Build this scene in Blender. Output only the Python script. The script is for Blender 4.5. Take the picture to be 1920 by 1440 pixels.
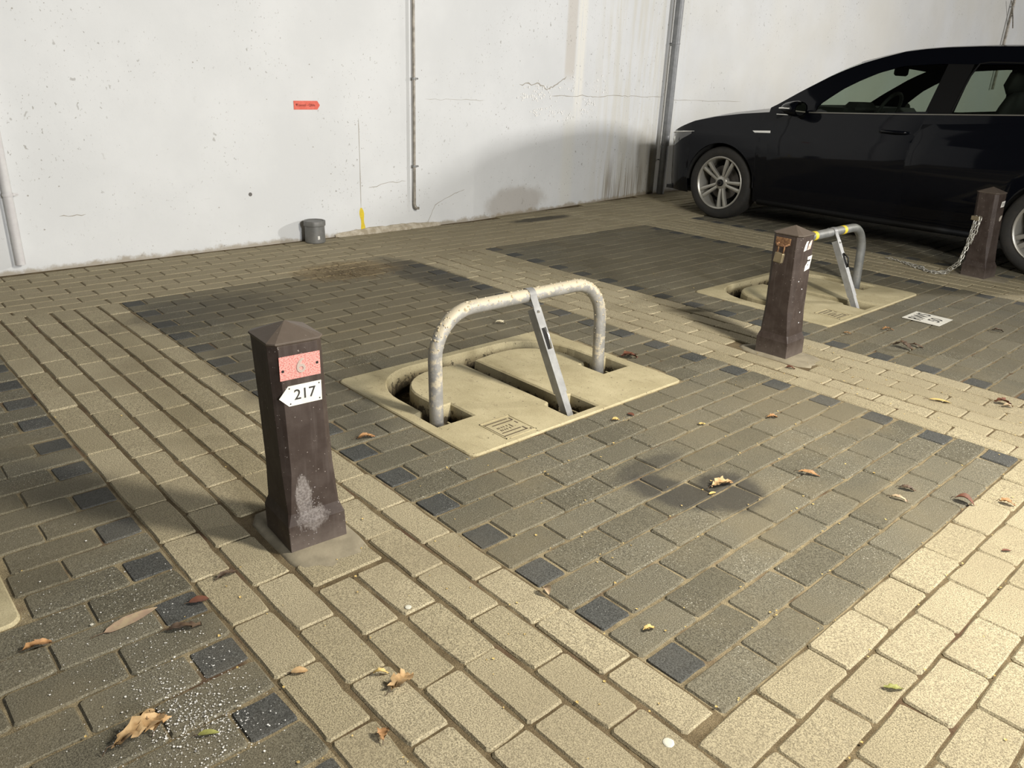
import bpy, bmesh, math, random
import numpy as np
from mathutils import Vector, Matrix
from mathutils.geometry import tessellate_polygon

# ------------------------------------------------------------------ scene
for o in list(bpy.data.objects): bpy.data.objects.remove(o)
SC = bpy.context.scene
COL = SC.collection
rnd = random.Random(7)
P = 0.1065; B = 0.213; D = 8.5*B + 6*P        # course, brick length, bay pitch

# ------------------------------------------------------------------ camera
CPOS = np.array([2.07146, -1.16640, 1.17928]); YAW, PIT, ROL, FPX = 2.38753367, 0.379142378, 0.0418062966, 1473.64
_f = np.array([math.cos(YAW)*math.cos(PIT), math.sin(YAW)*math.cos(PIT), -math.sin(PIT)])
_r = np.cross(_f, [0, 0, 1.]); _r /= np.linalg.norm(_r)
_u = np.cross(_r, _f)
_c, _s = math.cos(ROL), math.sin(ROL)
R2, U2 = _c*_r+_s*_u, -_s*_r+_c*_u
cam = bpy.data.cameras.new('camera'); camo = bpy.data.objects.new('camera', cam); COL.objects.link(camo)
M = Matrix(((R2[0], U2[0], -_f[0], CPOS[0]), (R2[1], U2[1], -_f[1], CPOS[1]), (R2[2], U2[2], -_f[2], CPOS[2]), (0, 0, 0, 1)))
camo.matrix_world = M
cam.sensor_width = 36; cam.lens = FPX/1920*36; cam.clip_start = .02
SC.camera = camo

# ------------------------------------------------------------------ world, lights, exposure
w = bpy.data.worlds.new('world'); SC.world = w; w.use_nodes = True
w.node_tree.nodes['Background'].inputs[0].default_value = (1.0, .95, .86, 1)
w.node_tree.nodes['Background'].inputs[1].default_value = .022
def area(name, loc, tgt, sx, sy, power, col):
    l = bpy.data.lights.new(name, 'AREA'); l.shape = 'RECTANGLE'; l.size = sx; l.size_y = sy; l.energy = power; l.color = col
    o = bpy.data.objects.new(name, l); COL.objects.link(o); o.location = loc
    o.rotation_euler = (Vector(tgt)-Vector(loc)).to_track_quat('-Z', 'Y').to_euler(); return o
area('ceiling_lamp_or_fill', (2.6, 1.2, 2.3), (.2, .9, .1), .3, .8, 172, (1, .945, .84))
area('ceiling_lamp_or_fill', (3.7, 8.7, 2.92), (-3.2, 5.0, 1.1), .3, .35, 355, (1, .97, .93))
area('ceiling_lamp_or_fill', (9.0, -.8, 3.1), (-3.0, .6, 1.1), 1.0, 1.8, 560, (.97, .98, 1))  # added fill light far behind the camera, brightens the left wall
area('ceiling_lamp_or_fill', (3.7, 17.5, 2.75), (-3.2, 13.5, 1.1), .35, 1.0, 240, (1, .97, .93))  # added fill light out of view, brightens the far right wall
SC.view_settings.view_transform = 'Standard'; SC.view_settings.look = 'None'
SC.view_settings.gamma = 1; SC.view_settings.exposure = 0; SC.view_settings.use_curve_mapping = False

# ------------------------------------------------------------------ materials
class NT:
    def __init__(s, name):
        s.m = bpy.data.materials.new(name); s.m.use_nodes = True; s.t = s.m.node_tree; s.n = s.t.nodes
        s.b = s.n['Principled BSDF']; s.out = s.n['Material Output']
        s.pos = None
    def N(s, t, **k):
        n = s.n.new(t)
        for a, b in k.items(): setattr(n, a, b)
        return n
    def L(s, a, b): s.t.links.new(a, b)
    def P(s):
        if s.pos is None: s.pos = s.N('ShaderNodeNewGeometry').outputs['Position']
        return s.pos
    def obj(s): return s.N('ShaderNodeTexCoord').outputs['Object']
    def math(s, op, a, b=None, c=None, clamp=False):
        n = s.N('ShaderNodeMath', operation=op, use_clamp=clamp)
        for i, v in enumerate((a, b, c)):
            if v is None: continue
            if isinstance(v, (int, float)): n.inputs[i].default_value = v
            else: s.L(v, n.inputs[i])
        return n.outputs[0]
    def noise(s, scale, detail=2, rough=.5, vec=None, dist=0):
        n = s.N('ShaderNodeTexNoise'); n.inputs['Scale'].default_value = scale; n.inputs['Detail'].default_value = detail
        n.inputs['Roughness'].default_value = rough; n.inputs['Distortion'].default_value = dist
        s.L(vec if vec is not None else s.P(), n.inputs['Vector']); return n.outputs['Fac']
    def ramp(s, v, a, b):          # smooth 0..1 between a and b
        n = s.N('ShaderNodeMapRange', interpolation_type='SMOOTHSTEP'); s.L(v, n.inputs[0])
        n.inputs[1].default_value = a; n.inputs[2].default_value = b; return n.outputs[0]
    def mix(s, f, a, b, blend='MIX'):
        n = s.N('ShaderNodeMix', data_type='RGBA', blend_type=blend)
        if isinstance(f, (int, float)): n.inputs[0].default_value = f
        else: s.L(f, n.inputs[0])
        for i, v in ((6, a), (7, b)):
            if isinstance(v, tuple): n.inputs[i].default_value = (*v, 1)
            else: s.L(v, n.inputs[i])
        return n.outputs[2]
    def scalev(s, v, sc, loc=(0, 0, 0), rot=(0, 0, 0)):
        n = s.N('ShaderNodeMapping', vector_type='POINT'); s.L(v, n.inputs[0])
        n.inputs['Scale'].default_value = sc; n.inputs['Location'].default_value = loc; n.inputs['Rotation'].default_value = rot
        return n.outputs[0]
    def blob(s, c, r, noise=None, amt=.35, axes='xy', rot=0):   # 1 inside an ellipse with a soft, ragged edge
        sep = s.N('ShaderNodeSeparateXYZ'); s.L(s.P(), sep.inputs[0])
        A, Bx = sep.outputs['XYZ'.index(axes[0].upper())], sep.outputs['XYZ'.index(axes[1].upper())]
        dx = s.math('SUBTRACT', A, c[0]); dy = s.math('SUBTRACT', Bx, c[1])
        cr, sr = math.cos(rot), math.sin(rot)
        ex = s.math('ADD', s.math('MULTIPLY', dx, cr), s.math('MULTIPLY', dy, sr)); ey = s.math('SUBTRACT', s.math('MULTIPLY', dy, cr), s.math('MULTIPLY', dx, sr))
        a = s.math('POWER', s.math('ABSOLUTE', s.math('DIVIDE', ex, r[0])), 2.0)
        b = s.math('POWER', s.math('ABSOLUTE', s.math('DIVIDE', ey, r[1])), 2.0)
        d = s.math('SQRT', s.math('ADD', a, b))
        if noise is not None: d = s.math('ADD', d, s.math('MULTIPLY', s.math('SUBTRACT', noise, .5), amt*2))
        n = s.N('ShaderNodeMapRange', interpolation_type='SMOOTHSTEP'); s.L(d, n.inputs[0])
        n.inputs[1].default_value = 1.25; n.inputs[2].default_value = .7; return n.outputs[0]
    def col(s, v):
        if isinstance(v, tuple): s.b.inputs['Base Color'].default_value = (*v, 1)
        else: s.L(v, s.b.inputs['Base Color'])
    def rough(s, v):
        if isinstance(v, (int, float)): s.b.inputs['Roughness'].default_value = v
        else: s.L(v, s.b.inputs['Roughness'])
    def bump(s, h, strength=.3, dist=.002):
        n = s.N('ShaderNodeBump'); n.inputs['Strength'].default_value = strength; n.inputs['Distance'].default_value = dist
        s.L(h, n.inputs['Height']); s.L(n.outputs[0], s.b.inputs['Normal'])

def brick_mat(name, c0, c1, speck, dustc, dustamt, specks=.5, dark=False):
    t = NT(name)
    at = t.N('ShaderNodeAttribute', attribute_name='rnd'); oi = t.N('ShaderNodeObjectInfo')
    r = t.math('FRACT', t.math('ADD', at.outputs['Fac'], oi.outputs['Random']))
    n1 = t.noise(9, 3, .6); base = t.mix(t.math('ADD', t.math('MULTIPLY', r, .75), t.math('MULTIPLY', n1, .3), clamp=True), c0, c1)
    fine = t.noise(330, 2, .7)
    base = t.mix(.78, base, t.mix(t.ramp(fine, .3, .7), (.20, .19, .17), (1.0, .99, .94)), 'OVERLAY' if not dark else 'OVERLAY')
    sp = t.ramp(t.noise(260, 1, .5), .66, .74); gate = t.ramp(t.noise(3.3, 2, .6), .36, .66)
    base = t.mix(t.math('MULTIPLY', t.math('MULTIPLY', sp, gate), specks), base, speck)
    dk = t.ramp(t.noise(190, 1, .5), .70, .76); base = t.mix(t.math('MULTIPLY', dk, .5), base, (.05, .045, .035))
    d = t.math('MULTIPLY', t.ramp(t.noise(2.1, 4, .6, dist=.3), .40, .70), .8)
    rag = t.noise(7, 4, .65)
    for c, rr, rot, k in [((-1.55, .95), (1.0, .72), 0, .9), ((-2.5, 1.6), (.55, 2.6), 0, 1.0), ((-.9, 1.0), (.5, .35), 0, .5), ((.80, 1.62), (.30, .22), .3, .8), ((.55, 1.2), (.45, .3), 0, .35), ((-.1, -.85), (.28, .5), 0, .55), ((-1.2, 3.4), (1.0, .8), 0, .5), ((1.0, 3.3), (.5, .5), 0, .4)]:
        d = t.math('MAXIMUM', d, t.math('MULTIPLY', t.blob(c, rr, rag, .5, rot=rot), k))
    base = t.mix(t.math('MULTIPLY', d, dustamt), base, dustc)
    # oil and tyre stains with a shape of their own
    oil = t.blob((.87, .66), (.17, .085), rag, .5, rot=.25)
    oil = t.math('MAXIMUM', oil, t.blob((.98, .80), (.11, .13), rag, .4))
    oil = t.math('MAXIMUM', oil, t.math('MULTIPLY', t.blob((.72, .72), (.05, .16), rag, .4), .7))
    oil = t.math('MAXIMUM', oil, t.blob((-2.78, 3.65), (.07, .36), rag, .4))
    oil = t.math('MAXIMUM', oil, t.math('MULTIPLY', t.blob((-1.72, .3), (.3, .42), rag, .5), .55))
    oil = t.math('MAXIMUM', oil, t.math('MULTIPLY', t.blob((-1.75, 1.66), (.55, .16), rag, .5), .75))
    oil = t.math('MAXIMUM', oil, t.math('MULTIPLY', t.blob((-.62, .15), (.6, .18), rag, .5), .5))
    base = t.mix(t.math('MULTIPLY', oil, .8), base, (.045, .042, .036))
    tan = t.blob((-2.1, 1.3), (.22, .34), rag, .5); base = t.mix(t.math('MULTIPLY', tan, .5), base, (.25, .18, .085))
    t.col(base); t.rough(.88); t.b.inputs['Specular IOR Level'].default_value = .25
    t.bump(t.math('ADD', fine, t.math('MULTIPLY', t.noise(60, 2), 1.0)), .55, .0022)
    return t.m
M_LB = brick_mat('light_concrete', (.26, .226, .150), (.33, .290, .202), (.62, .58, .45), (.25, .21, .135), .55, .45)
M_DB = brick_mat('dark_concrete', (.086, .079, .058), (.140, .129, .097), (.62, .60, .50), (.19, .16, .10), .66, .95, True)
M_HB = brick_mat('blue_black_concrete', (.046, .048, .047), (.066, .067, .064), (.5, .5, .45), (.17, .15, .11), .35, .5, True)

def simple(name, col, rough=.6, metal=0, spec=.5, mott=None, mscale=30, bump=0, coat=0):
    t = NT(name)
    if mott: t.col(t.mix(t.ramp(t.noise(mscale, 4, .6, t.obj()), .35, .68), col, mott))
    else: t.col(col)
    t.rough(rough); t.b.inputs['Metallic'].default_value = metal; t.b.inputs['Specular IOR Level'].default_value = spec
    if coat: t.b.inputs['Coat Weight'].default_value = coat; t.b.inputs['Coat Roughness'].default_value = .03
    if bump: t.bump(t.noise(mscale*3, 3, .6, t.obj()), bump, .002)
    return t.m

def sand_mat():
    t = NT('joint_sand'); n = t.noise(14, 3, .6)
    sep = t.N('ShaderNodeSeparateXYZ'); t.L(t.P(), sep.inputs[0])
    vm = t.math('FLOORED_MODULO', t.math('ADD', sep.outputs[1], D*3), D); infield = t.math('MULTIPLY', t.math('MULTIPLY', t.math('LESS_THAN', vm, 8.5*B), t.math('LESS_THAN', sep.outputs[0], 14*P)), t.math('GREATER_THAN', sep.outputs[0], -20*P))
    c = t.mix(infield, t.mix(t.ramp(n, .35, .7), (.115, .088, .052), (.19, .15, .092)), t.mix(t.ramp(n, .3, .62), (.15, .122, .078), (.30, .25, .16)))
    c = t.mix(.5, c, t.mix(t.ramp(t.noise(400, 2, .7), .35, .7), (.2, .19, .17), (.95, .93, .85)), 'OVERLAY')
    c = t.mix(t.math('MULTIPLY', t.ramp(t.noise(5, 2), .55, .7), .6), c, (.09, .045, .03))
    t.col(c); t.rough(.95); t.b.inputs['Specular IOR Level'].default_value = .1
    t.bump(t.noise(240, 3, .7), .8, .003); return t.m
M_SAND = sand_mat()

def slab_mat():
    t = NT('cast_concrete'); n = t.noise(5, 5, .65)
    c = t.mix(t.ramp(n, .3, .72), (.37, .318, .195), (.48, .42, .27))
    c = t.mix(t.math('MULTIPLY', t.ramp(t.noise(11, 3, .6, t.scalev(t.P(), (1, 3, 1))), .58, .72), .4), c, (.24, .195, .12))
    c = t.mix(.25, c, t.mix(t.ramp(t.noise(300, 2, .7), .3, .7), (.25, .24, .2), (.9, .9, .85)), 'OVERLAY')
    c = t.mix(t.math('MULTIPLY', t.ramp(t.noise(85, 1), .73, .77), .8), c, (.06, .045, .03))
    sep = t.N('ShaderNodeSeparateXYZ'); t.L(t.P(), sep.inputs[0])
    deep = t.ramp(sep.outputs[2], -.005, -.07); c = t.mix(t.math('MULTIPLY', deep, .9), c, (.085, .064, .038))  # recess darkens with depth: dirt, plus channel shade put into the colour
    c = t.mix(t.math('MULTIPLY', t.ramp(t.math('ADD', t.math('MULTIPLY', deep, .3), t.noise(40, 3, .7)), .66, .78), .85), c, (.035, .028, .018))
    t.col(c); t.rough(.85); t.b.inputs['Specular IOR Level'].default_value = .2
    t.bump(t.noise(120, 4, .7), .3, .002); return t.m
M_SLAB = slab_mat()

def wall_mat():
    t = NT('painted_concrete')
    c = t.mix(t.ramp(t.noise(1.6, 5, .6), .35, .7), (.69, .70, .70), (.745, .755, .755))
    sep = t.N('ShaderNodeSeparateXYZ'); t.L(t.P(), sep.inputs[0]); V, Z = sep.outputs[1], sep.outputs[2]
    def band(a, b, soft=.12, x=V):
        return t.math('MULTIPLY', t.ramp(x, a-soft, a+soft), t.math('SUBTRACT', 1, t.ramp(x, b-soft, b+soft)))
    streak = t.noise(1, 4, .6, t.scalev(t.P(), (1, 14, 1.1)))
    fs = t.noise(1, 3, .6, t.scalev(t.P(), (1, 45, 1.6)))
    # beige water stains left of the big pipe
    m = t.math('MULTIPLY', band(4.75, 6.2, .25), t.ramp(streak, .38, .62)); c = t.mix(t.math('MULTIPLY', m, .45), c, (.62, .59, .49))
    m = t.math('MULTIPLY', band(6.1, 30, .4), t.ramp(t.noise(.9, 3), .3, .7)); c = t.mix(t.math('MULTIPLY', m, .45), c, (.70, .67, .58))
    m = t.math('MULTIPLY', band(4.22, 4.36, .02), t.ramp(Z, 1.08, 1.2)); c = t.mix(t.math('MULTIPLY', m, .6), c, (.58, .53, .46))
    m = t.math('MULTIPLY', band(4.38, 4.5, .03), t.math('MULTIPLY', t.ramp(Z, .6, 1.1), t.ramp(fs, .3, .5))); c = t.mix(t.math('MULTIPLY', m, .8), c, (.84, .82, .75))
    m = t.math('MULTIPLY', band(4.25, 4.42, .05), t.math('SUBTRACT', 1, t.ramp(Z, .7, .95))); c = t.mix(t.math('MULTIPLY', m, .35), c, (.74, .72, .62))
    # dark runs near the foot
    foot = t.math('SUBTRACT', 1, t.ramp(Z, .12, .5))
    m = t.math('MULTIPLY', t.math('MULTIPLY', band(4.95, 5.75, .06), foot), t.ramp(fs, .42, .6)); c = t.mix(t.math('MULTIPLY', m, .7), c, (.23, .18, .12))
    m = t.math('MULTIPLY', t.blob((3.62, .1), (.38, .13), t.noise(6, 3), .5, 'yz'), .5); c = t.mix(m, c, (.36, .31, .25))
    m = t.math('MULTIPLY', t.blob((5.5, .3), (.35, .42), t.noise(6, 3), .5, 'yz'), .3); c = t.mix(m, c, (.45, .42, .34))
    # grime along the foot
    m = t.math('MULTIPLY', t.math('SUBTRACT', 1, t.ramp(t.math('ADD', Z, t.math('MULTIPLY', t.noise(9, 4, .7), .10)), .05, .085)), .75); c = t.mix(m, c, (.33, .27, .18))
    # pits in the paint
    for sc, th, k in ((34, .70, .6), (75, .70, .45), (15, .745, .5)):
        m = t.math('MULTIPLY', t.ramp(t.noise(sc, 2, .65, t.scalev(t.P(), (1, 1, .75))), th-.03, th+.01), t.math('MULTIPLY', t.ramp(t.noise(1.7, 2), .42, .6), k)); c = t.mix(m, c, (.28, .26, .23))
    sc = t.noise(1, 4, .7, t.scalev(t.P(), (1, 3, 30))); m = t.math('MULTIPLY', t.ramp(sc, .66, .72), t.math('MULTIPLY', t.blob((1.0, .42), (.45, .13), None, 0, 'yz'), .4)); c = t.mix(m, c, (.42, .41, .40))
    t.col(c); t.rough(.8); t.b.inputs['Specular IOR Level'].default_value = .2
    t.bump(t.math('ADD', t.noise(25, 5, .7), t.math('MULTIPLY', t.noise(2.5, 3), 1.5)), .22, .006)
    return t.m
M_WALL = wall_mat()

def bollard_mat(scuff=False):
    t = NT('scuffed_brown_paint' if scuff else 'brown_paint'); o = t.obj()
    c = t.mix(t.ramp(t.noise(14, 4, .6, o), .35, .7), (.037, .025, .020), (.058, .043, .036))
    gr = t.noise(1, 3, .6, t.scalev(o, (60, 60, 4))); c = t.mix(t.math('MULTIPLY', t.ramp(gr, .5, .7), .25), c, (.11, .09, .08))
    c = t.mix(t.math('MULTIPLY', t.ramp(t.noise(120, 2, .6, o), .70, .74), .7), c, (.42, .37, .33))
    sep = t.N('ShaderNodeSeparateXYZ'); t.L(o, sep.inputs[0])
    low = t.math('SUBTRACT', 1, t.ramp(t.math('ADD', sep.outputs[2], t.math('MULTIPLY', t.noise(25, 3, .6, o), .12)), .05, .16))
    c = t.mix(t.math('MULTIPLY', low, .45), c, (.17, .14, .12))
    top = t.ramp(sep.outputs[2], .552, .562); c = t.mix(t.math('MULTIPLY', top, .7), c, (.125, .10, .078))
    if scuff:      # worn pale patch low on the aisle face
        def ell(cy, cz, ry, rz):
            a = t.math('POWER', t.math('DIVIDE', t.math('SUBTRACT', sep.outputs[1], cy), ry), 2.0); b = t.math('POWER', t.math('DIVIDE', t.math('SUBTRACT', sep.outputs[2], cz), rz), 2.0)
            return t.math('ADD', t.math('SQRT', t.math('ADD', a, b)), t.math('MULTIPLY', t.math('SUBTRACT', t.noise(1, 4, .7, t.scalev(o, (90, 90, 30))), .5), 1.6))
        m = t.math('MAXIMUM', t.ramp(ell(-.030, .150, .022, .055), 1.15, .75), t.math('MULTIPLY', t.ramp(ell(-.012, .085, .040, .035), 1.1, .7), .75))
        m = t.math('MULTIPLY', m, t.math('GREATER_THAN', sep.outputs[0], .045))
        c = t.mix(t.math('MULTIPLY', m, .85), c, t.mix(t.ramp(t.noise(150, 3, .7, o), .35, .65), (.14, .12, .11), (.26, .235, .22)))
    t.col(c); t.rough(.55); t.b.inputs['Specular IOR Level'].default_value = .35
    t.bump(t.noise(50, 4, .6, o), .35, .002); return t.m
M_BOL = bollard_mat(); M_BOL1 = bollard_mat(True)

def galv_mat(name, a, b, dirt=0, rough=.5, metal=.55):
    t = NT(name); o = t.obj()
    c = t.mix(t.ramp(t.noise(18, 4, .6, o), .3, .7), a, b)
    if dirt:
        sep = t.N('ShaderNodeSeparateXYZ'); g = t.N('ShaderNodeNewGeometry'); t.L(g.outputs['Normal'], sep.inputs[0])
        up = t.math('ADD', t.math('MULTIPLY', sep.outputs[2], .25), t.noise(26, 5, .75, o))
        m = t.ramp(up, .50, .62)
        c = t.mix(t.math('MULTIPLY', m, dirt), c, (.50, .44, .32))
        m2 = t.ramp(t.noise(9, 3, .7, o), .70, .74); c = t.mix(t.math('MULTIPLY', m2, dirt*.7), c, (.19, .12, .075))
        inv = t.math('SUBTRACT', 1, t.math('MULTIPLY', m, dirt)); t.L(t.math('MULTIPLY', inv, metal), t.b.inputs['Metallic'])
        t.bump(t.noise(90, 4, .7, o), .5, .0025)
    else: t.b.inputs['Metallic'].default_value = metal
    t.col(c); t.rough(rough); return t.m
M_HOOP = galv_mat('lichened_galvanised_steel', (.27, .265, .25), (.38, .37, .35), .95, .55, .3)
M_HOOP2 = galv_mat('dull_galvanised_steel', (.17, .175, .17), (.23, .235, .23), .12, .55, .3)
M_ARM = galv_mat('galvanised_steel', (.24, .24, .235), (.33, .33, .32), 0, .5, .3)
M_PIPE = galv_mat('grey_pipe', (.20, .205, .21), (.26, .265, .27), 0, .45, .1)
M_CON = galv_mat('white_painted_pipe', (.62, .60, .60), (.70, .69, .68), 0, .5, .0)
M_CON2 = galv_mat('steel_conduit', (.20, .18, .15), (.42, .38, .32), 0, .45, .3)
M_BLACK = simple('black', (.006, .006, .006), .6)
M_DARKHOLE = simple('dark_hole', (.01, .009, .008), .9)
M_RUST = simple('rusty_steel', (.11, .05, .022), .8, mott=(.24, .13, .055), mscale=90, bump=.5)
M_BRASS = simple('dull_brass', (.33, .27, .17), .4, .6, mott=(.24, .2, .13), mscale=40)
M_STEEL = simple('bright_steel', (.6, .6, .58), .3, .9)
M_CHAIN = simple('zinc_chain', (.62, .61, .56), .35, .6, mott=(.48, .46, .40), mscale=60)
M_WHITE = simple('white_plastic', (.80, .78, .70), .45, mott=(.70, .67, .58), mscale=25)
M_STICK = simple('white_sticker', (.78, .77, .72), .5, mott=(.62, .60, .55), mscale=80)
M_INK = simple('black_ink', (.03, .028, .026), .6)
M_YEL = simple('yellow_paint', (.80, .62, .03), .6, mott=(.70, .52, .05), mscale=60)
M_LIDP = simple('grey_pot_plastic', (.135, .135, .125), .5, mott=(.175, .17, .155), mscale=15)
M_MORTAR = simple('mortar', (.22, .19, .13), .9, mott=(.30, .26, .18), mscale=14, bump=.6)
M_PLASTER = simple('rough_aggregate', (.42, .36, .26), .95, mott=(.62, .56, .45), mscale=24, bump=1.0)
M_FLAKE = simple('paint_flake', (.86, .85, .82), .8)
M_CRACK = simple('crack_shadow', (.40, .37, .32), .9)
M_RINK = simple('dark_red_ink', (.22, .03, .02), .6)
M_RSIGN = simple('red_sign', (.72, .13, .085), .5, mott=(.80, .17, .12), mscale=30)
def redplate():
    t = NT('worn_red_plate'); o = t.obj()
    c = t.mix(t.ramp(t.noise(1, 3, .7, t.scalev(o, (240, 420, 1), rot=(0, 0, .7))), .36, .56), (.42, .09, .08), (.60, .33, .29))
    t.col(c); t.rough(.5); return t.m
M_RED = redplate()

# ------------------------------------------------------------------ object helpers
def props(o, label=None, cat=None, group=None, kind=None):
    for k, v in (('label', label), ('category', cat), ('group', group), ('kind', kind)):
        if v: o[k] = v
    return o
def link(name, data, mat=None, parent=None, loc=(0, 0, 0), rot=(0, 0, 0), **kw):
    o = bpy.data.objects.new(name, data); COL.objects.link(o); o.location = loc; o.rotation_euler = rot
    if mat is not None and data is not None:
        if not data.materials: data.materials.append(mat)
    if parent is not None: o.parent = parent
    return props(o, **kw)
def empty(name, loc, rz=0, **kw):
    return link(name, None, None, None, loc, (0, 0, rz), **kw)
def mesh(verts, faces, smooth=False, name='m'):
    me = bpy.data.meshes.new(name); me.from_pydata([tuple(v) for v in verts], [], faces); me.update()
    if smooth: me.shade_smooth()
    return me
def fix(me):
    bm = bmesh.new(); bm.from_mesh(me); bmesh.ops.remove_doubles(bm, verts=bm.verts, dist=1e-5)
    bmesh.ops.recalc_face_normals(bm, faces=bm.faces); bm.to_mesh(me); bm.free(); return me
class MB:
    def __init__(s): s.v = []; s.f = []
    def add(s, v, f): k = len(s.v); s.v += [tuple(x) for x in v]; s.f += [tuple(i+k for i in q) for q in f]; return s
    def box(s, c, d, rot=None, bev=0):
        hx, hy, hz = d[0]/2, d[1]/2, d[2]/2
        if bev:
            b = min(bev, hx*.9, hy*.9, hz*.9); vs = []
            ring = lambda z, i: [(-hx+i, -hy, z), (hx-i, -hy, z), (hx, -hy+i, z), (hx, hy-i, z), (hx-i, hy, z), (-hx+i, hy, z), (-hx, hy-i, z), (-hx, -hy+i, z)]
            small = lambda z: [(-hx+b, -hy+b, z), (hx-b, -hy+b, z), (hx-b, -hy+b, z), (hx-b, hy-b, z), (hx-b, hy-b, z), (-hx+b, hy-b, z), (-hx+b, hy-b, z), (-hx+b, -hy+b, z)]
            R = [small(-hz), ring(-hz+b, b), ring(hz-b, b), small(hz)]
            vs = [p for r in R for p in r]; fs = []
            for k in range(3):
                for i in range(8): j = (i+1) % 8; fs.append((k*8+i, k*8+j, (k+1)*8+j, (k+1)*8+i))
            fs += [tuple(range(7, -1, -1)), tuple(range(24, 32))]
        else:
            vs = [(x, y, z) for x in (-hx, hx) for y in (-hy, hy) for z in (-hz, hz)]
            fs = [(0, 1, 3, 2), (4, 6, 7, 5), (0, 4, 5, 1), (2, 3, 7, 6), (0, 2, 6, 4), (1, 5, 7, 3)]
        Rm = rot.to_3x3() if rot is not None else None
        out = []
        for p in vs:
            p = Vector(p)
            if Rm is not None: p = Rm @ p
            out.append(p+Vector(c))
        return s.add(out, fs)
    def prism(s, poly, z0, z1, frame=None):
        n = len(poly); vs = [(x, y, z0) for x, y in poly]+[(x, y, z1) for x, y in poly]
        tri = tessellate_polygon([[Vector((x, y, 0)) for x, y in poly]])
        fs = [tuple(t) for t in tri]+[tuple(i+n for i in t) for t in tri]+[(i, (i+1) % n, n+(i+1) % n, n+i) for i in range(n)]
        if frame is not None: vs = [frame @ Vector(p) for p in vs]
        return s.add(vs, fs)
    def tube(s, pts, r, n=10, closed=False, cap=True, up=(0, 0, 1)):
        pts = [Vector(p) for p in pts]; m = len(pts); rr = r if isinstance(r, (list, tuple)) else [r]*m
        base = len(s.v); prevN = None
        for i, p in enumerate(pts):
            a = pts[(i-1) % m] if (closed or i > 0) else p; b = pts[(i+1) % m] if (closed or i < m-1) else p
            t = (b-a).normalized()
            if prevN is None:
                q = Vector(up)
                if abs(q.dot(t)) > .95: q = Vector((1, 0, 0))
                N = (q-t*q.dot(t)).normalized()
            else: N = (prevN-t*prevN.dot(t)).normalized()
            prevN = N; Bn = t.cross(N)
            for k in range(n):
                a_ = 2*math.pi*k/n; s.v.append(tuple(p+N*math.cos(a_)*rr[i]+Bn*math.sin(a_)*rr[i]))
        for i in range(m if closed else m-1):
            j = (i+1) % m
            for k in range(n): l = (k+1) % n; s.f.append((base+i*n+k, base+i*n+l, base+j*n+l, base+j*n+k))
        if cap and not closed:
            s.f.append(tuple(base+k for k in range(n))[::-1]); s.f.append(tuple(base+(m-1)*n+k for k in range(n)))
        return s
    def lathe(s, prof, n=32, axis='z', c=(0, 0, 0), a0=0):
        base = len(s.v)
        for r, h in prof:
            for k in range(n):
                a = a0+2*math.pi*k/n; x, y = r*math.cos(a), r*math.sin(a)
                p = (x, y, h) if axis == 'z' else (x, h, y)
                s.v.append((p[0]+c[0], p[1]+c[1], p[2]+c[2]))
        for i in range(len(prof)-1):
            for k in range(n): l = (k+1) % n; s.f.append((base+i*n+k, base+i*n+l, base+(i+1)*n+l, base+(i+1)*n+k))
        return s
    def me(s, smooth=False, fixn=True):
        m = mesh(s.v, s.f, smooth)
        if fixn: fix(m)
        if smooth: m.shade_smooth()
        return m
def auto(o, ang=35):
    me = o.data
    if me:
        me.shade_smooth()
        bm = bmesh.new(); bm.from_mesh(me)
        for e in bm.edges:
            if len(e.link_faces) == 2 and e.calc_face_angle(0) > math.radians(ang): e.smooth = False
        bm.to_mesh(me); bm.free()
    return o
def text_mesh(txt, size, depth=.0006, bold=0):
    cu = bpy.data.curves.new('t', 'FONT'); cu.body = txt; cu.size = size; cu.extrude = depth; cu.align_x = 'CENTER'; cu.align_y = 'CENTER'; cu.offset = bold
    cu.resolution_u = 3
    o = bpy.data.objects.new('t', cu); COL.objects.link(o); dg = bpy.context.evaluated_depsgraph_get(); dg.update()
    me = bpy.data.meshes.new_from_object(o.evaluated_get(dg)); bpy.data.objects.remove(o); me.materials.clear(); return me
def frame_obj(o, origin, X, Y):     # local x -> X, local y -> Y, local z -> X x Y
    X = Vector(X).normalized(); Y = Vector(Y).normalized(); Z = X.cross(Y)
    o.matrix_local = Matrix(((X[0], Y[0], Z[0], origin[0]), (X[1], Y[1], Z[1], origin[1]), (X[2], Y[2], Z[2], origin[2]), (0, 0, 0, 1)))
def proj(p):
    d = np.array(p)-CPOS; z = d @ _f
    return 960+FPX*(d @ R2)/z, 720-FPX*(d @ U2)/z, z

# ------------------------------------------------------------------ setting: wall
def wall_u(v):
    if v < 3.1: return -3.03
    if v < 5.94: return -3.03-.108*(v-3.1)
    return -3.337
WH = 3.2
pts = [(-3.03, -4.5), (-3.03, 3.1), (-3.337, 5.94), (-3.337, 19)]
wv = []; wf = []
for x, y in pts:
    wv += [(x, y, -.15), (x, y, WH), (x-.25, y, WH), (x-.25, y, -.15)]
for i in range(3):
    a, b = i*4, i*4+4
    wf += [(a, b, b+1, a+1), (a+1, b+1, b+2, a+2), (a+2, b+2, b+3, a+3), (a+3, b+3, b, a)]
wf += [(0, 1, 2, 3), (12, 15, 14, 13)]
wall = link('wall_back', fix(mesh(wv, wf)), M_WALL, kind='structure')
def wp(v, z, off=0.0):
    v0 = v; u = wall_u(v); return Vector((u+off, v0, z))
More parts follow.
